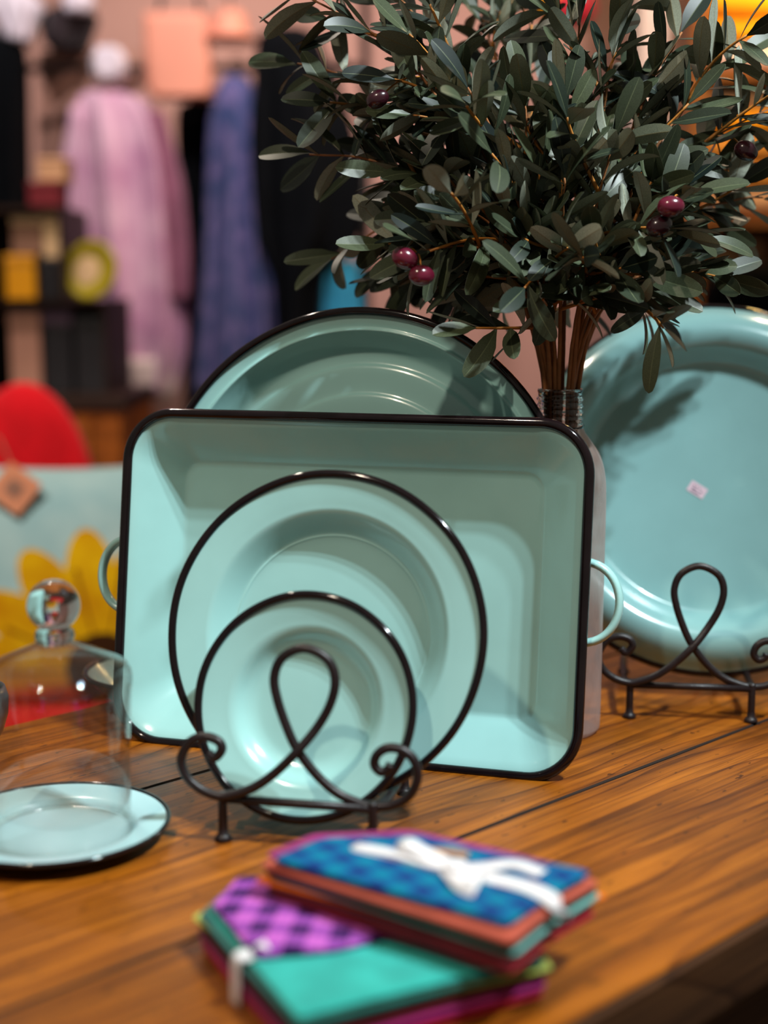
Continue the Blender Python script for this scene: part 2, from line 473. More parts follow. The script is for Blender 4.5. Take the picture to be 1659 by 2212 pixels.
YAW = rad(14)
small_prof = [(0, -.0200), (.20, -.0200), (.40, -.0198), (.50, -.0188), (.58, -.0150), (.65, -.0085), (.70, -.0058), (.76, -.0046), (.88, -.0022), (1, 0)]
soup = round_dish('soup_plate', 'smallest dark rimmed turquoise soup plate, front of the iron stand', 'plate',
                  lean_matrix(-.0700, 1.0575, .791, YAW, rad(17)), .0905, small_prof, bead=.0034)
med_prof = [(0, -.0240), (.20, -.0240), (.45, -.0238), (.555, -.0232), (.60, -.0222), (.615, -.0212), (.635, -.0205), (.70, -.0120), (.755, -.0058), (.80, -.0042), (.9, -.0020), (1, 0)]
dinner = round_dish('dinner_plate', 'mid sized dark rimmed turquoise plate between the small soup plate and the rectangular pan', 'plate',
                    lean_matrix(-.0575, 1.0905, .797, YAW, rad(15)), .1335, med_prof, bead=.0034)
big_prof = [(0, -.0150), (.18, -.0150), (.205, -.0166), (.30, -.0172), (.44, -.0172), (.465, -.0196), (.60, -.0200), (.630, -.0228), (.735, -.0232), (.765, -.0262),
            (.81, -.0258), (.85, -.0180), (.885, -.0082), (.902, -.0028), (.915, -.0052), (.93, -.0048), (.97, -.0018), (1, 0)]
pie = round_dish('round_tray', 'large round dark rimmed turquoise tray with stepped rings, behind the rectangular pan', 'tray',
                 lean_matrix(-.0385, 1.2880, T, rad(16.5), rad(9)), .2050, big_prof, bead=.0040)

# ------------------------------------------------------------------ rectangular roasting pan
pan = thing('roasting_pan', 'rectangular turquoise enamel roasting pan with dark rim and two loop handles', 'pan',
            matrix=lean_matrix(-.045, 1.2410, T, rad(16.5), rad(9)))
HW, HH = .2205, .1560
def rrect(hw, hh, r, z, n=10):
    pts = []
    for cx, cy, a0 in ((hw-r, hh-r, 0), (-hw+r, hh-r, PI/2), (-hw+r, -hh+r, PI), (hw-r, -hh+r, 1.5*PI)):
        for k in range(n+1):
            q = a0+PI/2*k/n
            pts.append((cx+r*math.cos(q), HH+cy+r*math.sin(q), z))
    # straight sides are split so that they shade evenly
    out = []
    for i, p in enumerate(pts):
        out.append(p)
        nx = pts[(i+1) % len(pts)]
        if (Vector(nx)-Vector(p)).length > 0.05:
            for j in range(1, 8): out.append(tuple(Vector(p).lerp(Vector(nx), j/8)))
    return out
sec = [(0.0, .046, 0.0), (.004, .044, -.0004), (.008, .041, -.0022), (.013, .038, -.0064), (.0425, .020, -.0325), (.0450, .017, -.0350), (.0475, .0150, -.0364), (.0505, .0130, -.0368), (.075, .010, -.0368)]
rings = [rrect(HW-i, HH-i, r, z) for i, r, z in sec]
back = [rrect(HW-i+.0006, HH-i+.0006, r, z-.0017) for i, r, z in reversed(sec)]
mb = MB(); mb.loft(rings, False, True, 0)
mb.loft([rings[0], back[-1]], False, False, 1); mb.loft(back, True, False, 1)
sharp(mb.build('basin', [M['enamel'], M['back']], pan), 60)
rm = MB(); ring = rrect(HW-.001, HH-.001, .045, -.0008, 14)
rm.tube(ring, .0047, 12, closed=True); rm.build('rim', M['rim'], pan)
for s in (-1, 1):
    h = MB()
    pts = []
    for k in range(25):
        q = -PI/2+PI*k/24
        pts.append((s*(.2085+.040*math.cos(q)**.8 if math.cos(q) > 1e-6 else s*.2085*s), HH+.034*math.sin(q), -.016-.006*math.cos(q)))
    pts = [(s*(.2085+.040*max(math.cos(-PI/2+PI*k/24), 0)**.75), HH+.036*math.sin(-PI/2+PI*k/24), -.015) for k in range(25)]
    h.tube(pts, 0, 12, flat=(.0062, .0038, (0, 0, 1)))
    h.build('handle', M['enamel'], pan)

# ------------------------------------------------------------------ wrought iron plate stands
S = .000352
def fpt(u, v):
    """front view of the stand: photo pixel to its own x and height"""
    return ((u-643)*S*1.03, 0.0, (1718+.0675*(u-480)-v)*S+.034)
front = [(452,1611),(463,1622),(474,1618),(483,1602),(474,1585),(447,1576),(418,1583),(399,1606),(392,1635),(405,1669),(436,1696),(474,1710),
         (504,1707),(548,1692),(595,1660),(644,1612),(685,1562),(714,1508),(723,1457),(706,1414),(657,1389),(610,1408),(592,1450),(599,1500),
         (620,1562),(644,1612),(685,1668),(729,1708),(776,1730),(806,1737),(845,1734),(881,1713),(899,1674),(892,1634),(866,1611),(836,1607),(814,1621),
         (808,1643),(821,1659),(836,1655),(842,1643)]
def plate_stand(name, label, mtx, d=.130):
    t = thing(name, label, 'plate stand', matrix=mtx)
    def fp(i, u, v):
        p = Vector(fpt(u, v))
        p.y = .06*max(0, p.z-.075)          # leans back slightly up the loop
        p.y += -.0030 if i < 16 else .0030  # the rod passes in front of itself at the crossing
        return p
    pts = cat([fp(i, u, v) for i, (u, v) in enumerate(front)], 7)
    MB().tube(pts, .0037, 10).build('ribbon_scroll', M['iron'], t)
    xs = .0592
    MB().tube([(-xs, 0, .034), (xs, 0, .034)], .0035, 10).build('crossbar', M['iron'], t)
    for sx in (-1, 1):
        for y in (0, d):
            lg = MB()
            lg.lathe([(0, 0), (.0064, 0), (.0068, .0022), (.0052, .0046), (.0040, .0056), (.0036, .012), (.0036, .037), (.0030, .0395), (0, .0395)], 16, (sx*xs, y, 0))
            lg.build('leg', M['iron'], t)
        side = [(sx*xs, 0, .033), (sx*(xs+.003), .03, .029), (sx*(xs+.004), .07, .027), (sx*(xs+.003), .105, .031), (sx*xs, d, .036),
                (sx*xs, d+.020, .048), (sx*xs, d+.030, .067), (sx*xs, d+.024, .086), (sx*xs, d+.008, .091), (sx*xs, d-.002, .082), (sx*xs, d+.003, .073)]
        MB().tube(cat(side, 6), .0035, 10).build('side_rail', M['iron'], t)
    MB().tube([(-xs, d, .034), (xs, d, .034)], .0031, 10).build('rear_bar', M['iron'], t)
    U = [(-.034, d, .034), (-.034, d+.008, .10), (-.026, d+.012, .125), (0, d+.0135, .135), (.026, d+.012, .125), (.034, d+.008, .10), (.034, d, .034)]
    MB().tube(cat(U, 8), .0030, 10).build('back_support', M['iron'], t)
    return t
def yaw_m(x, y, z, yaw):
    m = Matrix.Rotation(-yaw, 4, 'Z'); m.translation = (x, y, z); return m
plate_stand('plate_stand', 'black iron scroll stand holding the two round plates at the front', yaw_m(-.0665, 1.0385, T, rad(11.5)))
plate_stand('plate_stand', 'black iron scroll stand under the big plate with the pink price sticker', yaw_m(.3035, 1.364, T, rad(7.5)), .172)

# big plate on the rear stand, with its price sticker
R4 = .2030
deep = [(0, -.0060), (.30, -.0060), (.55, -.0060), (.640, -.0058), (.668, -.0046), (.69, -.0005), (.715, .0080), (.75, .0190), (.79, .0250), (.83, .0265), (.88, .0235), (.93, .0160), (.97, .0060), (1, 0)]
big = round_dish('serving_plate', 'big deep turquoise plate with a pink price sticker, on the rear stand', 'plate',
                 lean_matrix(.3410, 1.4420, .8035, rad(7.5), rad(20)), R4, deep, bead=.0048, mat='enamel_dimmed')
stm = Matrix.Translation((-.0135, R4-.003, -.0058)) @ Matrix.Rotation(rad(-32), 4, 'Z')
st = MB().box(-.0098, .0098, -.0062, .0062, 0, .0003).build('price_sticker', M['label'], big, smooth=False, matrix=stm)
st['label'] = 'pale pink price sticker'
ik = MB()
for x0, x1, y in ((-.0062, -.0040, .0024), (-.0026, -.0010, .0026), (.0008, .0026, .0022), (-.006, .0, -.0008), (.0034, .0062, -.0006), (-.0055, .0045, -.0036)):
    ik.box(x0, x1, y-.0007, y+.0007, .0003, .0004)
ik.build('sticker_print', M['ink'], st, smooth=False)

# ------------------------------------------------------------------ glass cloche on its enamel plate
CX, CY = on(120, 1776, T+.013).xy
cp = thing('cake_plate', 'pale turquoise plate with dark rim lying flat under the glass cloche', 'plate', (CX, CY, T))
prof = [(0, .0045), (.030, .0045), (.0545, .0048), (.058, .0060), (.0615, .0092), (.066, .0108), (.080, .0128), (.0870, .0142)]
P = cat([(r, 0, z) for r, z in prof], 5)
f1 = [(max(p.x, 0), p.z) for p in P]; b1 = [(r, z-.0016) for r, z in reversed(f1)]
foot = [(.0560, .0042), (.0560, 0), (.0530, 0), (.0530, .0030)]
mb = MB(); mb.lathe(f1+b1[:1], 128, (0,0,0), 0); mb.lathe(b1, 128, (0,0,0), 1); mb.lathe(foot, 96, (0,0,0), 1)
mb.build('dish', [M['enamel_pale'], M['back']], cp)
ring = [(.0868*math.cos(2*PI*k/128), .0868*math.sin(2*PI*k/128), .0134) for k in range(128)]
MB().tube(ring, .0019, 10, closed=True).build('rim', M['rim'], cp)

cl = thing('glass_cloche', 'clear glass cloche with a ball knob standing on the pale plate', 'cloche', (CX+.0045, CY, T+.0052))
H0 = .132
out = [(.0520, 0), (.0535, .0008), (.0545, .003), (.0538, .006), (.0540, .03), (.0545, .07), (.0560, .10), (.0572, .115), (.0575, .1225), (.0564, .1280), (.0545, .1305), (.0535, .1330), (.0460, .1370), (.0340, .1425), (.0210, .1480), (.0130, .1520), (.0100, .1545)]
P = cat([(r, 0, z) for r, z in out], 4)
o1 = [(p.x, p.z) for p in P]
i1 = [(max(r-.0016, .001), z-.0012 if z > .11 else z+.0) for r, z in reversed(o1)]
MB().lathe(o1+i1, 96).build('bell', M['cloche'], cl)
kz = .1540
kn = [(0, kz-.004), (.0110, kz-.004), (.0140, kz-.0015), (.0150, kz+.0025), (.0142, kz+.0062), (.0105, kz+.0090)]
rb = .0200; zc = kz+.0260
a0 = math.asin(.0105/rb)
kn += [(rb*math.sin(q), zc-rb*math.cos(q)) for q in [a0+(PI-a0)*i/26 for i in range(1, 26)]]+[(0, zc+rb)]
MB().lathe(kn, 64).build('knob', M['knob'], cl)

# ------------------------------------------------------------------ bottle with olive branches
BX, BY = .1655, 1.3360
bt = thing('glass_bottle', 'tall dusty clear glass bottle with threaded neck holding olive branches', 'bottle', (BX, BY, T))
bo = [(0, .004), (.030, .0035), (.0375, .0), (.0425, .003), (.0440, .010), (.0445, .05), (.0448, .15), (.0450, .225), (.0435, .250), (.0385, .268), (.0300, .281), (.0245, .2885), (.0222, .2935)]
P = cat([(r, 0, z) for r, z in bo], 4)
MB().lathe([(max(p.x, 0), p.z) for p in P], 64).build('body', M['bottle'], bt)
nk = [(.0222, .2935), (.0232, .2960), (.0212, .2985)]
for k in range(4):
    z = .300+k*.0062
    nk += [(.0206, z), (.0222, z+.0018), (.0222, z+.0030), (.0206, z+.0046)]
nk += [(.0206, .3262), (.0214, .3285), (.0208, .3305), (.0190, .3300), (.0186, .3250), (.0186, .2960), (.0222, .2935)]
MB().lathe(nk, 64).build('neck', M['neck'], bt)

leaf_i = 0
def add_leaf(mb, p, d, n, L, W, droop, fold, rng):
    """a blade with a folded midrib: dark upper skin and grey underside are two faces"""
    d = d.normalized(); s = d.cross(n)
    if s.length < 1e-4: s = d.cross(Vector((0.3, 0.5, 0.8)))
    s.normalize(); n = s.cross(d).normalized()
    tint = rng.random(); NT = 9
    cols = (-1, -.07, 0, .07, 1)
    tv = []; bv = []; ta = []; twist = rng.uniform(-.5, .5)
    for i in range(NT+1):
        t = 1-(1-i/NT)**1.45
        w = W*.5*(math.sin(PI*min(1, t**1.34))**.52 if 0 < t < 1 else 0)+(.0006 if t < .99 else 0)
        if t < .25: w = max(.0006, w*(.25+3*t))
        a = droop*t
        c = p+d*(L*(math.sin(a)/droop if abs(droop) > 1e-3 else t))-n*(L*((1-math.cos(a))/droop if abs(droop) > 1e-3 else 0))
        tn = (n*math.cos(a)+d*math.sin(a))
        sd = s*math.cos(twist*t)+tn*math.sin(twist*t); nn = tn*math.cos(twist*t)-s*math.sin(twist*t)
        for cx in cols:
            q = c+sd*(w*cx)+nn*(fold*w*abs(cx))
            tv.append(q+nn*.00018); bv.append(q-nn*.00018)
            ta.append((tint, 1.0 if cx == 0 else 0.0, 0, 1))
    ft = []; fb = []
    for i in range(NT):
        for k in range(4):
            a_, b_, c_, d_ = i*5+k, i*5+k+1, i*5+k+6, i*5+k+5
            ft.append((a_, b_, c_, d_)); fb.append((d_, c_, b_, a_))
    mb.add(tv, ft, 0, ta); mb.add(bv, fb, 1, ta)

def bez(a, b, c, t): return a*((1-t)**2)+b*(2*t*(1-t))+c*(t*t)
MOUTH = Vector((BX, BY, T+.325))
branch_count = 0
def olive_branch(label, tip, y, n_twigs, seed, lift=.42, fruit=(), start=.34, spread=1.0, side=.18):
    """tip: photo pixel of the end of the branch, y: how far it stands from the lens"""
    rng = random.Random(seed)
    ang = rng.uniform(0, 2*PI); r1 = rng.uniform(.006, .026); r2 = rng.uniform(.003, .0135)
    a2 = ang+PI+rng.uniform(-.8, .8)
    foot = Vector((r1*math.cos(ang), r1*math.sin(ang), .010))
    org = Vector((BX, BY, T))
    end = at(tip[0], tip[1], y)
    dirx = end-MOUTH
    hd = Vector((dirx.x, dirx.y, 0)); hd = hd.normalized() if hd.length > .01 else Vector((1, 0, 0))
    mouth = MOUTH+hd*min(.0135, r2+.004)+Vector((rng.uniform(-.003, .003), rng.uniform(-.003, .003), 0))
    D = (end-mouth).length
    ctl = mouth+Vector((0, 0, lift*D))+dirx*side
    main = []
    st0 = org+foot
    for k in range(6): main.append(st0.lerp(mouth, k/6))
    NM = 22
    main2 = [bez(mouth, ctl, end, k/NM)+Vector((noise.noise(Vector((k*.35, seed, 0))), noise.noise(Vector((k*.35, seed, 5))), noise.noise(Vector((k*.35, seed, 9)))))*(.0045*k/NM) for k in range(NM+1)]
    main += main2
    rr = [.0026-.0018*i/len(main) for i in range(len(main))]
    root = thing('olive_branch', label, 'branch', st0, group=None)
    off = -st0
    stem = MB(); stem.tube([p+off for p in main], rr, 7, mi=0)
    leaves = MB(); twgs = []
    ctr = MOUTH+Vector((0.02, 0, .18))
    def leafpair(p, d, L, big=True):
        base = d.orthogonal().normalized()
        base = Matrix.Rotation(rng.uniform(0, 2*PI), 3, d) @ base
        for sgn in (1, -1):
            if rng.random() < .08: continue
            o = base*sgn
            ld = (d*rng.uniform(.45, 1.1)+o*rng.uniform(.6, 1.0)+Vector((0, 0, rng.uniform(-.15, .2)))).normalized()
            up = Vector((0, 0, 1))*rng.uniform(.2, 1.0)+Vector((rng.uniform(-1, 1), rng.uniform(-1, .6), rng.uniform(-.4, .5)))*.75
            ln = L*rng.uniform(.78, 1.18)
            add_leaf(leaves, p+off, ld, up, ln, ln*rng.uniform(.23, .33), rng.uniform(-.4, .8), rng.uniform(.05, .35), rng)
    def twig(p, d, L):
        e = p+d*L
        c2 = p+d*(L*.5)+Vector((rng.uniform(-.01, .01), rng.uniform(-.01, .01), rng.uniform(-.004, .014)))
        n = 9
        pts = [bez(p, c2, e, k/n) for k in range(n+1)]
        twgs.append(MB().tube([q+off for q in pts], [.0020-.0009*k/n for k in range(n+1)], 6))
        np_ = max(2, int(L/.019))
        for j in range(np_):
            t = .22+.78*(j+.5)/np_
            k = min(n-1, int(t*n)); q = pts[k].lerp(pts[k+1], t*n-k)
            leafpair(q, (pts[k+1]-pts[k]).normalized(), .055)
        dd = (pts[-1]-pts[-2]).normalized()
        add_leaf(leaves, pts[-1]+off, dd, Vector((rng.uniform(-1, 1), -.6, rng.uniform(-.2, 1))), .048*rng.uniform(.9, 1.2), .0165, rng.uniform(-.2, .5), .2, rng)
    # leaves and twigs along the outer part of the stem
    Lm = sum((main2[k+1]-main2[k]).length for k in range(NM))
    npair = max(4, int(Lm*(1-start)/.022))
    for j in range(npair):
        t = start+(1-start)*(j+.6)/npair; k = min(NM-1, int(t*NM)); q = main2[k].lerp(main2[k+1], t*NM-k)
        leafpair(q, (main2[k+1]-main2[k]).normalized(), .058)
    dd = (main2[-1]-main2[-2]).normalized()
    add_leaf(leaves, end+off, dd, Vector((rng.uniform(-.6, .6), -.7, .6)), .052, .0175, .3, .2, rng)
    for j in range(n_twigs):
        t = start-.06+(.90-start)*(j+rng.random()*.7)/max(1, n_twigs); k = min(NM-1, int(t*NM)); q = main2[k]
        d0 = (main2[k+1]-main2[k]).normalized()
        o = Matrix.Rotation(rng.uniform(0, 2*PI), 3, d0) @ d0.orthogonal().normalized()
        outw = (q-ctr).normalized()
        d = (d0*.6+o*.8*spread+outw*.45+Vector((0, 0, .1))).normalized()
        twig(q, d, rng.uniform(.045, .095))
    stem.build('stem', M['bark'], root)
    for tw in twgs: tw.build('twig', M['twig'], root)
    lf = leaves.build('leaves', [M['leaf_top'], M['leaf_under']], root, attr=True)
    for (u, v, yy, mk, sz) in fruit:
        c = at(u, v, yy)
        # nearest point of the stem: a thin stalk reaches the fruit
        nearest = min(main2[4:], key=lambda q: (q-c).length)
        f = MB()
        ax = (c-nearest); ax = ax.normalized() if ax.length > .001 else Vector((0, 0, -1))
        prof = [(sz*.78*math.sin(q)*(1+.06*math.cos(q)), -sz*math.cos(q)) for q in [PI*i/20 for i in range(21)]]
        prof[0] = (0, -sz); prof[-1] = (0, sz)
        tilt = Vector((rng.uniform(.5, 1), rng.uniform(-.3, .3), rng.uniform(-.5, .5)))
        mm = tilt.to_track_quat('Z', 'Y').to_matrix().to_4x4(); mm.translation = c+off
        f.lathe(prof, 28)
        fo = f.build('olive', M[mk], root, matrix=mm)
        sk = cat([nearest+off, nearest.lerp(c, .5)+off+Vector((0, 0, .006)), c+off], 6)
        inv = mm.inverted()
        MB().tube([inv @ p for p in sk], .0008, 6).build('stalk', M['twig'], fo)
    return root

G = {}
BR = [
 ('olive branch arching to the top left, its end sprig beyond the pink dress side', (625, -15), 1.37, 3, 1, .55, ((816, 214, 1.30, 'olive_dark', .0105),), .42),
 ('olive branch ending at the upper left edge of the bunch, above the dark clothes', (640, 140), 1.41, 3, 2, .55, (), .42),
 ('olive branch stretching to the left edge of the bunch at mid height', (668, 330), 1.38, 4, 3, .55, (), .40),
 ('lowest left olive branch, hanging over the round tray rim', (715, 560), 1.42, 4, 4, .85, (), .34),
 ('olive branch with two shiny dark red olives on the lower left of the bunch', (905, 550), 1.25, 3, 5, .75, ((875, 558, 1.225, 'olive', .0118), (911, 595, 1.222, 'olive', .0114)), .30),
 ('olive branch rising to the top of the bunch, third from its left side', (800, -60), 1.42, 4, 6, .5, (), .38),
 ('inner olive branch left of the middle, tip below the pink wall', (900, 150), 1.37, 5, 7, .5, (), .34),
 ('blurred olive branch farthest back at the top of the bunch', (985, -40), 1.56, 3, 8, .45, ((1128, 102, 1.54, 'olive_pale', .0120),), .5),
 ('pale leaved olive branch at the back of the bunch, top middle', (1085, 20), 1.50, 3, 9, .4, (), .5),
 ('olive branch standing upright in the middle, facing the camera', (1010, 190), 1.29, 5, 10, .45, (), .36),
 ('olive branch reaching up right of the middle, short twigs', (1130, 210), 1.33, 5, 11, .4, (), .34),
 ('tall olive branch in front of the yellow and red things far behind', (1255, -50), 1.37, 4, 12, .4, (), .36),
 ('tall olive branch crossing the white column at the top', (1360, -40), 1.35, 4, 13, .4, (), .38),
 ('olive branch ending right beside the white column, half way up', (1470, 70), 1.37, 4, 14, .45, (), .38),
 ('olive branch with a thin upward twig in front of the orange shelf', (1590, 130), 1.38, 3, 15, .5, (), .46),
 ('olive branch at the far right carrying one dark olive', (1660, 240), 1.39, 4, 16, .5, ((1612, 326, 1.34, 'olive_dark', .0115), (1566, 408, 1.42, 'olive_dark', .0108)), .44),
 ('olive branch spreading to the right edge, lower than its neighbours', (1650, 430), 1.43, 4, 17, .55, (), .44),
 ('olive branch on the right with a pair of wine red olives', (1490, 420), 1.27, 4, 18, .6, ((1449, 446, 1.235, 'olive', .0116), (1424, 488, 1.245, 'olive_dark', .0118)), .36),
 ('lowest right olive branch, leaning over the big plate', (1500, 590), 1.36, 4, 19, .7, (), .38),
 ('short olive branch drooping right just above the big plate', (1400, 630), 1.29, 2, 20, .8, (), .50),
 ('olive branch low in the middle in front of the stems', (1015, 455), 1.29, 5, 21, .6, (), .34),
 ('olive branch in the middle of the bunch with two half ripe olives', (1220, 380), 1.28, 5, 22, .5, ((1287, 456, 1.33, 'olive_pale', .0105), (1318, 466, 1.34, 'olive_pale', .0095)), .34),
 ('olive branch right of the middle, tips toward the camera', (1330, 290), 1.29, 5, 23, .45, (), .34),
 ('dense olive branch at the back of the bunch, hidden behind the others', (1150, 330), 1.45, 6, 24, .4, (), .30),
 ('olive branch at the back right, seen between the front branches', (1370, 380), 1.44, 5, 25, .5, (), .34),
 ('olive branch at the back left, seen between the front branches', (850, 330), 1.44, 5, 26, .55, (), .34),
 ('short olive branch close over the bottle mouth', (1150, 560), 1.29, 4, 27, .6, (), .42),
 ('short olive branch right over the bottle mouth, leaves turned down', (1290, 560), 1.30, 3, 28, .7, (), .5),
 ('olive branch low on the left, its leaves just above the round tray', (840, 575), 1.42, 4, 31, .95, (), .34),
 ('olive branch hanging low between the round tray and the bottle neck', (1010, 535), 1.39, 3, 32, 1.0, (), .42),
 ('olive branch lowest in the middle, leaves before the bare stems', (1185, 640), 1.31, 3, 33, .9, (), .56),
 ('olive branch in the middle left, behind the pair of shiny olives', (960, 400), 1.36, 5, 34, .55, (), .34),
 ('olive branch in the middle right, above the wine red olives', (1420, 260), 1.36, 5, 35, .5, (), .34),
]
for (lb, tip, y, nt_, sd, lift, fr, stt) in BR:
    olive_branch(lb, tip, y, nt_, sd, lift, fr, stt)

# ------------------------------------------------------------------ napkins in two tied stacks
def napkin(name, label, poly, z0, th, mats, group, jit=.002, seed=0, puff=.0, mi_side=None):
    """a folded cloth: outline poly (world xy), soft rounded edge"""
    rng = random.Random(seed)
    c = Vector((sum(p[0] for p in poly)/len(poly), sum(p[1] for p in poly)/len(poly), 0))
    pts = []
    off = Vector((rng.uniform(-jit, jit), rng.uniform(-jit, jit), 0))
    n = len(poly)
    for i in range(n):
        a = Vector((*poly[i-1], 0)); b = Vector((*poly[i], 0)); d = Vector((*poly[(i+1) % n], 0))
        r = .005
        e1 = b+(a-b).normalized()*r; e2 = b+(d-b).normalized()*r
        for k in range(5): pts.append(bez(e1, b, e2, k/4)-c+off)
        for k in range(1, 6): pts.append(e2.lerp(d+(b-d).normalized()*r, k/6)-c+off)
    def ring(sc_, z):
        out = []
        for p in pts:
            l = p.length
            q = p*((l+sc_)/l)
            h = noise.noise(Vector((p.x*16+seed, p.y*16, seed*.37)))*.0012
            out.append((q.x, q.y, z+h))
        return out
    rr = [ring(-.03, 0), ring(-.0016, 0), ring(0, th*.25), ring(.0004, th*.5), ring(0, th*.78), ring(-.0022, th), ring(-.012, th+puff), ring(-.035, th+puff*1.5)]
    mb = MB(); mb.loft(rr, True, True)
    o = mb.build(name, mats)
    o.location = (c.x, c.y, z0)
    tag(o, label, 'napkin', group)
    return o
NP = {
 'blue': checks('blue_check_cotton', (6, 112, 142), (8, 88, 134), (16, 52, 112), .0215, rad(-28)),
 'purple': checks('purple_check_cotton', (184, 92, 182), (138, 66, 154), (52, 24, 78), .0250, rad(8)),
 'teal': fabric('turquoise_cotton', (46, 164, 154), 0.12, 30),
 'coral': fabric('coral_cotton', (176, 80, 62), 0.1, 30), 'umber': fabric('umber_cotton', (54, 34, 26), 0.15, 30),
 'wine': fabric('wine_cotton', (92, 18, 28), 0.15, 30), 'red': fabric('red_cotton', (168, 14, 34), 0.12, 30),
 'mint': fabric('mint_cotton', (120, 178, 168), 0.1, 30), 'plum': fabric('magenta_cotton', (142, 26, 100), 0.12, 30),
 'dark': fabric('aubergine_cotton', (38, 22, 36), 0.15, 30), 'lime': fabric('lime_cotton', (168, 176, 80), 0.1, 30), 'green': fabric('bottle_green_cotton', (40, 92, 84), 0.12, 30),
 'orange': fabric('orange_cotton', (232, 110, 10), 0.1, 30),
}
low = [(-.118, .862), (-.104, .908), (.045, .902), (.092, .850), (.096, .796), (-.046, .722), (-.083, .792)]
def grow(poly, k):
    cx = sum(p[0] for p in poly)/len(poly); cy_ = sum(p[1] for p in poly)/len(poly)
    return [(cx+(x-cx)*k, cy_+(y-cy_)*k) for x, y in poly]
z = T+.0012
gl = 'cloth napkins of the lower tied stack'
for i, (k, mk, lb, gr, th) in enumerate([
    ('red', 'red', 'red folded napkin at the very bottom of the lower stack', 1.0, .0056),
    ('plum', 'plum', 'magenta folded napkin second from the bottom of the lower stack', 1.01, .0044),
    ('wine', 'wine', 'wine red folded napkin in the middle of the lower stack', 1.0, .0052),
    ('dark', 'dark', 'dark aubergine folded napkin under the bottle green one, lower stack', .995, .0036),
    ('lime', 'lime', 'lime folded napkin peeking out at both ends of the lower stack', 1.0, .0022),
    ('green', 'green', 'bottle green folded napkin right under the turquoise one, lower stack', 1.0, .0032)]):
    pl_ = grow(low, gr) if k != 'lime' else [(-.124, .866), (-.100, .900), (.045, .895), (.090, .850), (.101, .797), (-.040, .735), (-.078, .800)]
    napkin('folded_napkin', lb, pl_, z, th, NP[k], gl, .002 if k != 'lime' else 0, 11+i); z += th
tq = [(-.112, .860), (-.098, .904), (.045, .902), (.092, .850), (.094, .797), (-.047, .726), (-.080, .794)]
napkin('folded_napkin', 'bright turquoise folded napkin showing at the front of the lower stack', tq, z, .0036, NP['teal'], gl, 0, 21); z += .0036
pu = [(-.110, .862), (-.098, .906), (.030, .900), (.040, .838), (-.030, .800), (-.076, .790)]
zt_low = z
napkin('folded_napkin', 'purple and black checked napkin on top of the lower stack', pu, z, .0046, NP['purple'], gl, 0, 22, puff=.001); z += .0046
# upper stack, lying across the lower one
up = [(-.078, .868), (-.048, .905), (.022, .912), (.134, .842), (.104, .806), (.072, .758)]
gu = 'cloth napkins of the upper tied stack'
z += .0005
for i, (k, lb, gr, th, dx, dy) in enumerate([
    ('red', 'red folded napkin lowest in the upper stack', .97, .0042, .003, .0),
    ('wine', 'wine red folded napkin second from the bottom of the upper stack', .98, .0048, .001, -.001),
    ('orange', 'orange folded napkin peeking out at the ends of the upper stack', .985, .0026, -.001, .001),
    ('mint', 'pale mint folded napkin low in the upper stack, seen at its right end', .985, .0034, .003, .0),
    ('umber', 'dark brown folded napkin under the coral one, upper stack', 1.0, .0048, .0, .0),
    ('coral', 'coral folded napkin right below the magenta and blue ones, upper stack', 1.01, .0040, .0, -.002),
    ('plum', 'magenta folded napkin showing behind the blue checked one, upper stack', .95, .0022, -.005, .012)]):
    P_ = [(x+dx, y+dy) for x, y in grow(up, gr)]
    if k == 'orange': P_ = [(-.085, .872), (-.050, .900), (.020, .905), (.141, .847), (.098, .814), (.068, .776)]
    napkin('folded_napkin', lb, P_, z, th, NP[k], gu, .0015, 31+i); z += th
bl = [(-.071, .862), (-.042, .896), (.022, .903), (.129, .840), (.099, .806), (.071, .768)]
napkin('folded_napkin', 'blue checked napkin topmost of the upper stack, under the white ribbon', bl, z, .0036, NP['blue'], gu, 0, 41, puff=.0012); z += .0036
ZT = z+.0012
M['ribbon'] = fabric('white_satin', (226, 222, 224), 0.04, 60, 0.6, bump=.1)
M['kraft'] = plain('kraft_tag_paper', (176, 128, 78), 0.8, 0.08)
def strip(pts, w, ref=(0, 0, 1), th=.0006, widths=None):
    """flat ribbon of width w along pts, facing ref"""
    P = cat(pts, 6); n = len(P); vs = []; fs = []
    for i, p in enumerate(P):
        t = (P[min(i+1, n-1)]-P[max(i-1, 0)]).normalized()
        r = Vector(ref); s = t.cross(r)
        s = s.normalized() if s.length > .05 else Vector((1, 0, 0))
        nn = s.cross(t).normalized()
        ww = w*(widths[min(len(widths)-1, int(i/(n-1)*(len(widths)-1)+.5))] if widths else 1)
        for q in (p-s*ww/2-nn*th/2, p+s*ww/2-nn*th/2, p+s*ww/2+nn*th/2, p-s*ww/2+nn*th/2): vs.append(q)
    for i in range(n-1):
        for k in range(4):
            k2 = (k+1) % 4; fs.append((i*4+k, i*4+k2, i*4+4+k2, i*4+4+k))
    fs.append((3, 2, 1, 0)); fs.append(tuple((n-1)*4+k for k in range(4)))
    return vs, fs
def wp(u, v, z): return on(u, v, z)
k0 = wp(985, 1880, ZT+.002)
rb = thing('white_ribbon', 'white satin ribbon tied in a bow around the upper napkin stack', 'ribbon', k0)
def rpart(name, pts, w, mat='ribbon', ref=(0, 0, 1), th=.0006, widths=None):
    vs, fs = strip([Vector(p)-k0 for p in pts], w, ref, th, widths)
    return MB().add(vs, fs).build(name, M[mat], rb)
nz = Vector((0, 0, 1))
pR = wp(1178, 1935, ZT); 
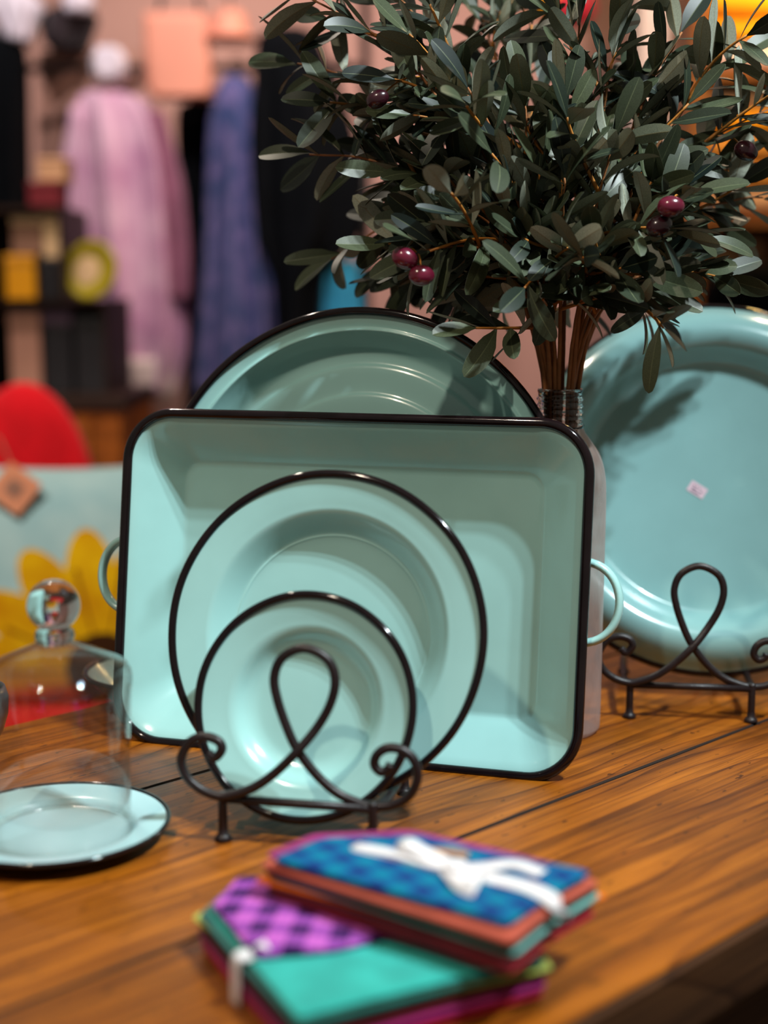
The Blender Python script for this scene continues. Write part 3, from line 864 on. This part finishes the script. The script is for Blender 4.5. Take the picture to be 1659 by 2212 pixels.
rpart('band', [wp(738, 1822, ZT-.006), wp(775, 1830, ZT+.0003), wp(860, 1848, ZT+.0008), wp(985, 1880, ZT+.0012), wp(1090, 1903, ZT+.0010), wp(1160, 1924, ZT+.0004),
               wp(1200, 1952, ZT-.004), wp(1205, 1985, ZT-.014)], .0150)
rpart('bow_loop', [k0+Vector((0, 0, .001)), wp(955, 1862, ZT+.003), wp(915, 1843, ZT+.0055), wp(880, 1822, ZT+.0075), wp(885, 1838, ZT+.004), wp(950, 1866, ZT+.002)], .0120, ref=(0, -.3, .95))
rpart('bow_loop', [k0+Vector((0, 0, .001)), wp(1000, 1894, ZT+.003), wp(1014, 1908, ZT+.0036), wp(1034, 1914, ZT+.0030)], .0220, ref=(.1, -.3, .95))
rpart('tail', [k0+Vector((0, 0, .001)), wp(1050, 1872, ZT+.003), wp(1110, 1866, ZT+.003), wp(1172, 1886, ZT+.0015)], .0120)
rpart('tail', [k0+Vector((0, 0, .001)), wp(930, 1866, ZT+.0025), wp(860, 1846, ZT+.0025), wp(765, 1826, ZT+.001)], .0100)
kn = MB(); kn.lathe([(.0078*math.sin(PI*i/10), -.0030*math.cos(PI*i/10)) for i in range(11)], 20, (0, 0, .0030)); kn.build('knot', M['ribbon'], rb)
tg = rpart('paper_tag', [wp(905, 1836, ZT+.004), wp(960, 1838, ZT+.005), wp(1012, 1846, ZT+.004)], .008, 'kraft', th=.0006); tg['label'] = 'tan paper tag'
# ribbon round the lower stack, seen at its pinched front left side
k1 = Vector((-.0835, .7925, T))
r2 = thing('white_ribbon', 'pale ribbon end at the pinched left side of the lower napkin stack', 'ribbon', k1)
vs, fs = strip([(-.0045, -.0035, .002), (-.0045, -.0035, .016), (-.0035, -.0025, .031), (.004, .002, zt_low-T+.002), (.014, .006, zt_low-T+.0065)], .0085, ref=(-.75, -.55, .35))
MB().add(vs, fs).build('band', M['ribbon'], r2)

# ------------------------------------------------------------------ small things behind the cloche
d1 = thing('shallow_bowl', 'shallow pale bowl with dark outside, behind the left end of the roasting pan', 'bowl', (-.2270, 1.418, T))
bo = [(0, .005), (.030, .005), (.042, .0065), (.054, .014), (.066, .026), (.078, .0385)]
P = cat([(r, 0, z) for r, z in bo], 5); f1 = [(max(p.x, 0), p.z) for p in P]; b1 = [(r, max(z-.0035, 0)) for r, z in reversed(f1)]
mb = MB(); mb.lathe(f1+b1[:1], 80, (0,0,0), 0); mb.lathe(b1, 80, (0,0,0), 1); mb.build('bowl', [M['enamel_pale'], M['back']], d1)
ring = [(.078*math.cos(2*PI*k/96), .078*math.sin(2*PI*k/96), .0370) for k in range(96)]
MB().tube(ring, .0026, 8, closed=True).build('rim', M['rim'], d1)
M['pot'] = plain('charcoal_glaze', (52, 48, 52), 0.3, 0.15, 20, coat=.4)
pp = thing('small_pot', 'small charcoal pot cut by the left frame edge behind the cloche', 'pot', (-.379, 1.262, T))
po = [(0, 0), (.016, 0), (.020, .006), (.028, .020), (.033, .036), (.034, .052), (.031, .062), (.0285, .062), (.031, .050), (.030, .036), (.024, .018), (.014, .008), (0, .007)]
MB().lathe(po, 48).build('pot_body', M['pot'], pp)

# ------------------------------------------------------------------ red chair with a sunflower cushion
M['red'] = fabric('red_upholstery', (206, 14, 26), 0.08, 20)
M['chair_leg'] = plain('chair_wood', (70, 40, 22), 0.5, 0.2)
cxp = at(30, 825, 2.86)
ch = thing('red_chair', 'red upholstered chair with rounded back, left behind the table', 'chair', (cxp.x+.02, 2.62, 0))
def pillow(mb, w, h, t, n=28, pw=2.6, mi=0):
    """soft padded slab in XZ, thickness along Y"""
    for sgn in (1, -1):
        vs = []; fs = []
        for i in range(n+1):
            for j in range(n+1):
                a = -1+2*i/n; b = -1+2*j/n
                k = max(0, (1-abs(a)**pw)*(1-abs(b)**pw))**.45
                x = a*w*(1-.05*(1-abs(b)**2)*abs(a)**3*0-.06*abs(b)**2*0); 
                # corners stay pointed while the sides pull in a little
                x = a*w*(1-.07*(1-b*b)*abs(a)); zz = b*h*(1-.07*(1-a*a)*abs(b))
                vs.append((x, sgn*t*k, zz))
        for i in range(n):
            for j in range(n):
                q = (i*(n+1)+j, (i+1)*(n+1)+j, (i+1)*(n+1)+j+1, i*(n+1)+j+1)
                fs.append(q if sgn < 0 else tuple(reversed(q)))
        mb.add(vs, fs, mi)
seat = MB()
rings_ = []
for zz, k in ((.385, .97), (.395, 1.0), (.44, 1.0), (.455, .975), (.462, .9), (.465, .6)):
    rings_.append([(.27*k*math.copysign(abs(math.cos(q))**.5, math.cos(q)), .25*k*math.copysign(abs(math.sin(q))**.5, math.sin(q)), zz) for q in [2*PI*i/48 for i in range(48)]])
seat.loft(rings_); seat.build('seat', M['red'], ch)
bk = MB(); rings_ = []
for yy, k in ((-.028, .90), (-.034, .6), ):
    pass
prof = [(.0, -.030), (.5, -.030), (.85, -.026), (.97, -.014), (1.0, 0), (.97, .014), (.85, .026), (0, .030)]
vs_ = []
rw, rh, zc = .150, .31, cxp.z-.31
rings_ = [[(rw*k*math.cos(q), yy+.235, zc+rh*k*math.sin(q)) for q in [2*PI*i/64 for i in range(64)]] for k, yy in [(max(a, .02), b) for a, b in prof]]
bk.loft(rings_); bk.build('backrest', M['red'], ch)
for sx in (-.21, .21):
    for sy in (-.19, .19):
        MB().tube([(sx*1.05, sy*1.05, 0), (sx, sy, .39)], [.014, .02], 12).build('leg', M['chair_leg'], ch)
for sx in (-.08, .08):
    MB().tube([(sx, .215, .40), (sx, .235, .62)], .014, 10).build('back_post', M['chair_leg'], ch)

def cushion_mat():
    m, nt, p = new_mat('sunflower_print')
    v = coords(nt); s = nt.nodes.new('ShaderNodeSeparateXYZ'); nt.links.new(v, s.inputs[0])
    def mth(op, a, b=None):
        x = nt.nodes.new('ShaderNodeMath'); x.operation = op
        for i, q in enumerate((a, b)):
            if q is None: continue
            if isinstance(q, (int, float)): x.inputs[i].default_value = q
            else: nt.links.new(q, x.inputs[i])
        return x.outputs[0]
    dx = mth('SUBTRACT', s.outputs['X'], .075); dz = mth('SUBTRACT', s.outputs['Z'], -.150)
    r = mth('SQRT', mth('ADD', mth('MULTIPLY', dx, dx), mth('MULTIPLY', dz, dz)))
    an = mth('ARCTAN2', dz, dx)
    wv = mth('ABSOLUTE', mth('SINE', mth('MULTIPLY', mth('ADD', an, .33), 7.0)))
    w2 = mth('ABSOLUTE', mth('COSINE', mth('MULTIPLY', mth('ADD', an, .2), 7.0)))
    lim = mth('ADD', mth('MULTIPLY', wv, .062), .190)
    pet = mth('LESS_THAN', r, lim)
    seam = mth('MULTIPLY', mth('LESS_THAN', w2, .16), mth('LESS_THAN', r, .185))
    core = mth('LESS_THAN', r, .066)
    n1 = tex_noise(nt, v, 9, 3)
    sky = ramp(nt, n1, [(0.3, lin((150, 186, 190))), (0.7, lin((184, 208, 206)))])
    yel = ramp(nt, tex_noise(nt, v, 16, 3), [(0.3, lin((206, 140, 6))), (0.7, lin((236, 184, 14)))])
    def mix(f, a, b):
        x = nt.nodes.new('ShaderNodeMix'); x.data_type = 'RGBA'
        nt.links.new(f, x.inputs['Factor']); nt.links.new(a, x.inputs['A'])
        if isinstance(b, tuple): x.inputs['B'].default_value = (*b, 1)
        else: nt.links.new(b, x.inputs['B'])
        return x.outputs['Result']
    c = mix(pet, sky, yel); c = mix(seam, c, lin((150, 92, 8))); c = mix(core, c, lin((62, 34, 14)))
    nt.links.new(c, p.inputs['Base Color']); p.inputs['Roughness'].default_value = .9
    p.inputs['Specular IOR Level'].default_value = .1
    return m
M['sun'] = cushion_mat()
tcu = at(128, 1010, 2.50)
cu = thing('sunflower_cushion', 'light blue cushion printed with a yellow sunflower, on the red chair', 'cushion', (tcu.x, 2.50, .4655))
cu.rotation_euler = (rad(-9), 0, rad(4))
pm = MB(); pillow(pm, .225, .225, .085)
pm.build('cover', M['sun'], cu, matrix=Matrix.Translation((0, 0, .213)))
M['tagp'] = plain('coral_card', (222, 142, 104), .7, .06)
M['tagd'] = plain('brown_card', (150, 104, 84), .7, .06)
tp = Vector((at(6, 1058, 2.40).x-tcu.x, -.088, .385))
tgo = MB().box(-.034, .034, -.003, .003, -.034, .034).build('swing_tag', M['tagp'], cu, smooth=False, matrix=Matrix.Translation(tp) @ Matrix.Rotation(rad(38), 4, 'Y'))
MB().box(-.014, .014, -.0045, -.003, -.014, .014).build('tag_print', M['tagd'], tgo, smooth=False)
MB().tube([tp+Vector((0, 0, .03)), tp+Vector((-.03, .03, .09)), tp+Vector((-.05, .08, .10))], .0015, 6).build('tag_string', M['tagd'], cu)

# ------------------------------------------------------------------ wooden dresser with its wares, far left
DY = 3.32
def dx(u, y=DY): return at(u, 700, y).x
def dz(v, y=DY): return at(0, v, y).z
ztop = dz(856)
dr = thing('wooden_dresser', 'orange brown wooden dresser behind the red chair, wares on top', 'dresser', (dx(60), DY+.2, 0))
ox, oy = dr.location.x, dr.location.y
def L(x): return x-ox
MB().box(L(dx(-170)), L(dx(262)), -.20, .22, .06, ztop-.03).build('body', M['cabinet'], dr, smooth=False)
MB().box(L(dx(-176)), L(dx(268)), -.215, .225, ztop-.03, ztop).build('top_board', M['dark_wood'], dr, smooth=False)
MB().box(L(dx(-165)), L(dx(257)), -.18, .20, 0, .06).build('plinth', M['dark_wood'], dr, smooth=False)
for (a, b) in ((-165, 40), (52, 190), (216, 256)):
    d_ = MB().box(L(dx(a)), L(dx(b)), -.212, -.20, .10, ztop-.05).build('door', M['cabinet'], dr, smooth=False)
    MB().lathe([(0, 0), (.008, 0), (.012, .012), (.008, .02), (0, .021)], 14, (0, 0, 0)).build('knob', M['dark_wood'], d_, matrix=Matrix.Translation((L(dx(b))-.02, -.212, ztop-.22)) @ Matrix.Rotation(PI/2, 4, 'X'))
# open shelves above
sh = thing('open_shelf', 'dark open shelf rack on the dresser filled with small boxes', 'shelf', (ox, oy, ztop))
z1, z2 = dz(648)-ztop, dz(440)-ztop
for zz, ur in ((z1, 214), (z2, 118)):
    MB().box(L(dx(-170)), L(dx(ur)), -.10, .20, zz-.012, zz).build('shelf_board', M['dark_wood'], sh, smooth=False)
for u, z0_, z1_ in ((-170, 0, z2), (204, 0, z1-.012), (112, z1, z2-.012)):
    MB().box(L(dx(u)), L(dx(u))+.010, -.10, .20, z0_, z1_).build('side_panel', M['dark_wood'], sh, smooth=False)
MB().box(L(dx(-170)), L(dx(214)), .20, .212, 0, z1).build('back_panel', M['dark_wood'], sh, smooth=False)
MB().box(L(dx(-170)), L(dx(118)), .20, .212, z1, z2).build('back_panel', M['dark_wood'], sh, smooth=False)
def carton(name, label, cat_, u0, u1, z0, hgt, mat, y0=DY+.12, dp=.10, lid=None):
    x0, x1 = dx(u0), dx(u1)
    t = thing(name, label, cat_, ((x0+x1)/2, y0+dp/2, z0))
    w = (x1-x0)/2
    bevel(MB().box(-w, w, -dp/2, dp/2, 0, hgt*.8).build('box_body', mat, t, smooth=False), .003)
    bevel(MB().box(-w-.002, w+.002, -dp/2-.002, dp/2+.002, hgt*.8, hgt).build('lid', lid or mat, t, smooth=False), .003)
    return t
C = {k: plain(k, c, r, .1, 8) for k, c, r in (('cream_card', (226, 186, 138), .7), ('brown_card2', (140, 98, 76), .7), ('black_card', (26, 22, 26), .5), ('amber_tin', (240, 160, 10), .4),
     ('rose_tin', (188, 134, 112), .5), ('olive_glaze', (170, 150, 30), .3), ('plum_card', (84, 60, 80), .6), ('peach_card', (214, 158, 116), .7), ('red_card', (120, 14, 28), .7))}
zt0, zt1, zt2 = ztop, ztop+z1, ztop+z2
carton('storage_box', 'rose beige box on the dresser top, left of the black boxes', 'box', -10, 58, zt0, dz(672)-ztop, C['rose_tin'])
carton('storage_box', 'tall black box in the middle of the dresser top', 'box', 66, 128, zt0, dz(668)-ztop, C['black_card'], lid=C['plum_card'])
carton('storage_box', 'black box at the right end of the dresser top, below the green dish', 'box', 136, 205, zt0, dz(690)-ztop, C['black_card'])
carton('storage_box', 'bright amber tin on the middle shelf', 'tin', -14, 52, zt1, dz(548)-zt1, C['amber_tin'])
carton('storage_box', 'black box on the middle shelf beside the amber tin', 'box', 60, 108, zt1, dz(556)-zt1, C['black_card'])
carton('storage_box', 'brown box lying on top of the amber tin, middle shelf', 'box', 4, 72, dz(548)+.0005, dz(462)-dz(548), C['brown_card2'], lid=C['cream_card'])
carton('storage_box', 'cream box standing on the black box, middle shelf', 'box', 74, 108, dz(556)+.0005, dz(452)-dz(556), C['cream_card'])
carton('storage_box', 'dark red box on the top shelf', 'box', 44, 114, zt2, dz(384)-zt2, C['red_card'], lid=C['red_card'])
carton('storage_box', 'peach box lying on the dark red one, top shelf', 'box', 66, 126, dz(384)+.0005, dz(330)-dz(384), C['peach_card'])
gd = thing('green_dish', 'olive green round dish standing on edge on the middle shelf, right end', 'dish', matrix=lean_matrix(dx(165), DY+.13, zt1, rad(20), rad(12)))
mb = MB(); mb.lathe([(0, -.010), (.05, -.010), (.062, -.002), (.072, 0), (.073, -.003), (.062, -.006), (.05, -.014), (0, -.014)], 48, (0, .073, 0)); mb.build('dish', C['olive_glaze'], gd)
mb = MB(); mb.lathe([(0, -.0088), (.020, -.0088), (.036, -.0092)], 40, (-.012, .073, 0)); mb.build('pale_centre', C['cream_card'], gd)

# ------------------------------------------------------------------ garment rack with hanging clothes
RY = 4.0
def gx(u, y=RY): return at(u, 600, y).x
def gz(v, y=RY): return at(0, v, y).z
M['rackm'] = plain('black_steel', (18, 16, 18), .4, .1, metallic=.6)
rk = thing('garment_rack', 'black metal garment rack with two rails in front of the rose wall', 'rack', (gx(340), RY, 0))
rx = rk.location.x
zu, zl = 2.06, 1.80
x0, x1 = gx(-220)-rx, gx(790)-rx
for xx in (x0, x1):
    MB().tube([(xx, 0, .02), (xx, 0, zu+.02)], .014, 12).build('post', M['rackm'], rk)
    MB().tube([(xx, -.25, .014), (xx, .25, .014)], .014, 12).build('foot', M['rackm'], rk)
MB().tube([(x0, 0, zu), (x1, 0, zu)], .011, 12).build('rail', M['rackm'], rk)
MB().tube([(x0, -.0, zl), (x1, -.0, zl)], .011, 12).build('rail', M['rackm'], rk)

def cloth_section(xc, yc, z, hw, dp, nf, amp, ph, n=72):
    pts = []
    for k in range(n):
        q = 2*PI*k/n
        rip = 1+amp*math.sin(nf*q+ph)+amp*.5*math.sin((nf*2+1)*q+ph*1.7)
        sx = math.copysign(abs(math.cos(q))**.8, math.cos(q)); sy = math.copysign(abs(math.sin(q))**.8, math.sin(q))
        pts.append((xc+hw*sx*(1+.3*(rip-1)), yc+dp*sy*rip, z))
    return pts
def garment(name, label, cat_, body, mat, hang_z, parts=(), hook=True, yc=0.0, nf=7, amp=.22, seed=0, group=None):
    """body: [(photo v, u left, u right, depth)] from the top down; parts: extra (name, body, mat, y)"""
    u_mid = (body[0][1]+body[0][2])/2
    t = thing(name, label, cat_, (gx(u_mid), RY, gz(body[-1][0])), group=group)
    X0, Z0 = t.location.x, t.location.z
    def shell(nm, bd, mt, y, sd):
        P = cat([(v, a, b) for v, a, b, d in bd], 5); D = cat([(d, 0, 0) for v, a, b, d in bd], 5)
        rings = []
        for i, (p, d) in enumerate(zip(P, D)):
            rings.append(cloth_section((gx(p.y)+gx(p.z))/2-X0, y, gz(p.x)-Z0, (gx(p.z)-gx(p.y))/2, d.x, nf, amp*min(1, i/10), sd+i*.05))
        m_ = MB(); m_.loft(rings); return m_.build(nm, mt, t)
    shell('cloth_body', body, mat, yc, seed)
    for nm, bd, mt, y in parts: shell(nm, bd, mt, y, seed+2)
    if hook:
        zt = gz(body[0][0])-Z0; hz = hang_z-Z0
        w = (gx(body[0][2])-gx(body[0][1]))*.5
        pts = [(-w, yc, zt-.02), (0, yc, zt+.035), (0, yc, hz-.02), (.022, yc, hz+.004), (.014, yc, hz+.026), (-.012, yc, hz+.02)]
        MB().tube(cat(pts, 5), .004, 8).build('hanger', M['rackm'], t)
    return t
F = {
 'pink': fabric('pink_knit', (184, 132, 164), .12, 12, wash=7, c2=(210, 168, 190)), 'mauve': fabric('mauve_knit', (138, 84, 108), .12, 12),
 'blue': fabric('blue_floral', (44, 62, 108), .2, 50, c2=(98, 90, 138), wash=22), 'black': plain('black_wool', (6, 8, 12), .95, .3, 12, spec=.1), 'navy': fabric('navy_wool', (16, 22, 34), .2, 12),
 'coral': plain('coral_leather', (216, 140, 116), .6, .06, 5), 'white': fabric('white_linen', (228, 216, 228), .05, 12), 'cyan': fabric('cyan_cotton', (42, 132, 168), .12, 12),
 'charc': fabric('charcoal_wool', (46, 36, 40), .2, 12), 'beige': fabric('beige_linen', (158, 118, 104), .08, 12), 'cream': fabric('cream_lace', (212, 190, 184), .06, 20),
}
garment('pink_cardigan', 'long pink knitted cardigan hanging from the lower rail', 'cardigan',
        [(196, 205, 268, .03), (225, 178, 330, .06), (330, 180, 372, .09), (500, 188, 392, .10), (650, 205, 398, .10), (760, 212, 396, .10), (850, 220, 372, .09)],
        F['pink'], zl, parts=(('sleeve', [(235, 172, 205, .04), (400, 140, 200, .055), (520, 130, 196, .055), (575, 150, 190, .05)], F['pink'], -.03),
                            ('sleeve', [(245, 330, 365, .04), (400, 352, 402, .055), (560, 358, 414, .055), (650, 362, 412, .05)], F['mauve'], -.02),
                            ('lace_hem', [(770, 216, 380, .104), (858, 214, 372, .104)], F['cream'], 0.0)), seed=1)
garment('floral_dress', 'blue and violet speckled long dress hanging beside the black coats', 'dress',
        [(165, 490, 540, .03), (215, 468, 562, .06), (330, 458, 560, .08), (520, 450, 575, .10), (680, 438, 600, .11), (860, 420, 612, .11)], F['blue'], zl, nf=9, seed=3)
garment('black_coat', 'black coat hanging right of the blue speckled dress', 'coat',
        [(60, 600, 660, .03), (100, 560, 700, .07), (300, 550, 770, .10), (500, 553, 780, .11), (620, 590, 700, .11), (1000, 600, 695, .11)], F['black'], zl+.12, nf=6, seed=4, hook=False)
garment('black_coat', 'black coat hanging between the pink cardigan and the blue dress', 'coat',
        [(205, 400, 470, .03), (235, 375, 500, .06), (400, 378, 490, .09), (700, 385, 480, .10), (1050, 370, 480, .10)], F['black'], zl, nf=5, seed=5, yc=.14)
garment('black_coat', 'long black coat at the far left of the rack', 'coat',
        [(60, 5, 50, .03), (120, -15, 72, .07), (300, -20, 66, .10), (560, -20, 60, .10), (800, -20, 60, .10)], F['black'], zu, nf=6, seed=6, hook=False)
garment('teal_skirt', 'teal blue skirt low on the rack beside the olive branches', 'skirt',
        [(560, 695, 770, .04), (600, 690, 780, .06), (800, 680, 800, .09), (900, 680, 810, .09)], F['cyan'], zl, nf=8, seed=7)
garment('white_blouse', 'white blouse hanging in the top left corner of the photo', 'blouse',
        [(-30, 20, 70, .03), (10, 0, 110, .06), (60, 25, 95, .06), (92, 40, 84, .06)], F['white'], zu, nf=5, seed=8)
garment('white_blouse', 'white scarf top hanging second from the top left corner', 'blouse',
        [(-40, 165, 200, .03), (0, 158, 222, .05), (28, 165, 214, .05)], F['white'], zu, nf=5, seed=9, hook=False)
garment('charcoal_sweater', 'dark charcoal sweater between the white tops and the coral bag', 'sweater',
        [(5, 130, 190, .03), (30, 98, 220, .06), (80, 105, 200, .07), (100, 120, 190, .06)], F['charc'], zu, nf=5, seed=10, hook=False, yc=.06)
garment('beige_shawl', 'beige shawl hanging behind the cardigan under the upper rail', 'shawl',
        [(90, 70, 330, .02), (150, 70, 330, .04), (250, 70, 150, .04), (420, 60, 140, .04)], F['beige'], zu, nf=5, seed=14, hook=False, yc=.16)
# white collar piece on the cardigan hanger
wc = thing('white_collar', 'white lace collar hung over the pink cardigan hanger', 'collar', (gx(252), RY-.02, gz(178)))
rr_ = [cloth_section(0, 0, z_, hw, .045, 6, .15, i) for i, (z_, hw) in enumerate(((.0, .034), (.025, .044), (.06, .046), (.085, .03)))]
MB().loft(rr_).build('collar_cloth', F['white'], wc)
# coral bag
bg_ = thing('coral_bag', 'coral pink leather bag hanging from the upper rail', 'bag', (gx(403), RY-.03, gz(216)))
bw = (gx(464)-gx(322))/2; bh = gz(34)-gz(216)
rr_ = []
for k, (f, w) in enumerate(((0, .80), (.03, .90), (.10, .97), (.5, .98), (.9, .93), (1, .90))):
    d_ = .05*(1-.5*f)
    rr_.append([(bw*w*math.copysign(abs(math.cos(q))**.3, math.cos(q))+.0*f-.012*f, d_*math.copysign(abs(math.sin(q))**.5, math.sin(q)), bh*f) for q in [2*PI*i/48 for i in range(48)]])
MB().loft(rr_).build('bag_body', F['coral'], bg_)
MB().tube(cat([(-bw*.6, 0, bh-.01), (-bw*.5, .02, bh+.06), (0, .03, zu+.012-bg_.location.z), (bw*.5, .02, bh+.06), (bw*.6, 0, bh-.01)], 8), .006, 8).build('strap', M['rackm'], bg_)
# peach hat above the black coat
ht = thing('peach_hat', 'peach felt hat hanging above the blue speckled dress, right of the coral bag', 'hat', (gx(505), RY, gz(84)))
MB().lathe([(0, .075), (.03, .073), (.045, .06), (.05, .02), (.055, .008), (.085, 0), (.086, -.004), (.05, -.002), (.045, .0), (0, .0)], 48).build('hat_body', F['coral'], ht)
MB().tube([(0, 0, .073), (0, 0, zu-ht.location.z-.006)], .003, 6).build('hanging_loop', M['rackm'], ht)

# ------------------------------------------------------------------ things in front of the column and the right shelf
WY = 3.6
def wx(u, y=WY): return at(u, 300, y).x
def wz(v, y=WY): return at(1500, v, y).z
M['shelf_wood'] = wood('amber_shelf_wood', ((122, 70, 28), (160, 98, 44), (186, 122, 60)), .7, .55, False)
wsx = wx(1600)
ws = thing('wall_shelf', 'warm wooden shelf unit at the right edge, lit by a small lamp', 'shelf', (wsx, WY, 0))
xl, xr = wx(1488)-wsx, wx(1900)-wsx
boards = [wz(665), wz(468), wz(152), wz(-180)]
MB().box(xl, xl+.045, 0, .34, 0, boards[3]).build('side_panel', M['shelf_wood'], ws, smooth=False)
MB().box(xr-.045, xr, 0, .34, 0, boards[3]).build('side_panel', M['shelf_wood'], ws, smooth=False)
MB().box(xl, xr, .34, .36, 0, boards[3]).build('back_panel', M['shelf_wood'], ws, smooth=False)
for zz in boards:
    MB().box(xl+.045, xr-.045, 0, .34, zz-.022, zz).build('shelf_board', M['shelf_wood'] if zz != boards[0] else M['dark_wood'], ws, smooth=False)
TW = {'amb': fabric('amber_towel', (246, 158, 8), .08, 14), 'whi': fabric('white_towel', (236, 206, 190), .05, 14), 'och': fabric('ochre_towel', (214, 140, 50), .08, 14), 'bro': fabric('brown_towel', (150, 104, 70), .08, 14), 'tan': fabric('tan_towel', (196, 146, 100), .08, 14)}
def towel(label, u0, u1, z0, z1_, mat, y0=WY+.02, dp=.26):
    xa, xb = wx(u0), wx(u1)
    o = MB()
    w = (xb-xa)/2; h = z1_-z0
    rr = []
    for i in range(9):
        q = -PI/2+PI*i/8
        yy = dp/2-.0
    sect = [(-dp/2+.012*(1-math.cos(a)), h/2+h/2*math.sin(a)) for a in [PI/2-PI*i/10 for i in range(11)]]
    prof = [(dp/2, h)]+[(-dp/2+h*.35*(1-math.cos(a)), h/2+h/2*math.sin(a)) for a in [PI/2-PI*i/10 for i in range(11)]]+[(dp/2, 0)]
    rings = [[(x, y, z_) for y, z_ in prof] for x in (-w, -w*.5, 0, w*.5, w)]
    o.loft(rings); ob = o.build('folded_towel', mat)
    ob.location = ((xa+xb)/2, y0+dp/2, z0)
    return tag(ob, label, 'towel', 'folded towels on the right shelf')
b2 = boards[2]
towel('white folded towel, lowest on the upper right shelf board', 1535, 1720, b2+.001, wz(92), TW['whi'])
towel('amber folded towel lying on the white one, upper right shelf', 1528, 1720, wz(92)+.001, wz(40), TW['amb'])
towel('amber folded towel topmost on the upper right shelf', 1530, 1720, wz(40)+.001, wz(-25), TW['amb'])
b1_ = boards[1]
hh = [468, 410, 350, 290, 235, 195]
for i, (mk, lb) in enumerate((('tan', 'tan folded towel at the bottom of the middle right shelf'), ('och', 'ochre folded towel second from the bottom, middle right shelf'),
                              ('och', 'ochre folded towel third from the bottom, middle right shelf'), ('amb', 'amber folded towel second from the top, middle right shelf'), ('tan', 'tan folded towel topmost on the middle right shelf'))):
    towel(lb, 1530, 1720, max(b1_+.001, wz(hh[i])+.001), wz(hh[i+1]), TW[mk])
b0 = boards[0]
for i, (u0, u1, mk, lb) in enumerate(((1558, 1612, 'tan', 'tan box standing on the lower right shelf'), (1616, 1680, 'bro', 'brown box on the lower right shelf at the frame edge'))):
    t = thing('storage_box', lb, 'box', ((wx(u0)+wx(u1))/2, WY+.17, b0))
    w = (wx(u1)-wx(u0))/2; hgt = wz(515)-b0
    bevel(MB().box(-w, w, -.08, .08, 0, hgt*.85).build('box_body', TW[mk], t, smooth=False), .004)
    bevel(MB().box(-w-.003, w+.003, -.083, .083, hgt*.85, hgt).build('lid', TW['bro'], t, smooth=False), .004)
bb = thing('black_basket', 'black round basket in front of the right shelf, above the big plate', 'basket', (at(1640, 640, 3.2).x, 3.2, 0))
zb = at(1640, 590, 3.2).z
st_ = MB(); st_.lathe([(0, 0), (.15, 0), (.15, .02), (.03, .03), (.025, zb-.24), (.10, zb-.22), (.10, zb-.20), (0, zb-.20)], 40); st_.build('pedestal', M['dark_wood'], bb)
bs = MB(); bs.lathe([(0, zb-.20), (.09, zb-.20), (.12, zb-.12), (.125, zb-.05), (.10, zb), (.05, zb+.02), (0, zb+.024)], 48); bs.build('basket_body', F['black'], bb)
# red ball and yellow lantern hung high behind the branches
CR = plain('crimson_paper', (196, 30, 50), .6, .08, 6); CYL = plain('yellow_paper', (238, 170, 20), .6, .08, 6)
def lantern(name, label, u, v, y, r, mat):
    p = at(u, v, y)
    t = thing(name, label, 'lantern', p)
    prof = [(r*math.sin(q)*(1+.02*math.cos(18*q)), -r*.9*math.cos(q)) for q in [PI*i/48 for i in range(49)]]
    prof[0] = (0, -r*.9); prof[-1] = (0, r*.9)
    MB().lathe(prof, 40).build('shade', mat, t)
    MB().tube([(0, 0, r*.88), (0, 0, 3.0-p.z)], .003, 6).build('cord', M['rackm'], t)
lantern('paper_lantern', 'crimson paper lantern hanging behind the top of the olive branches', 1238, 20, 4.3, .065, CR)
lantern('paper_lantern', 'yellow paper lantern left of the crimson one, behind the branches', 1180, -8, 4.4, .075, CYL)
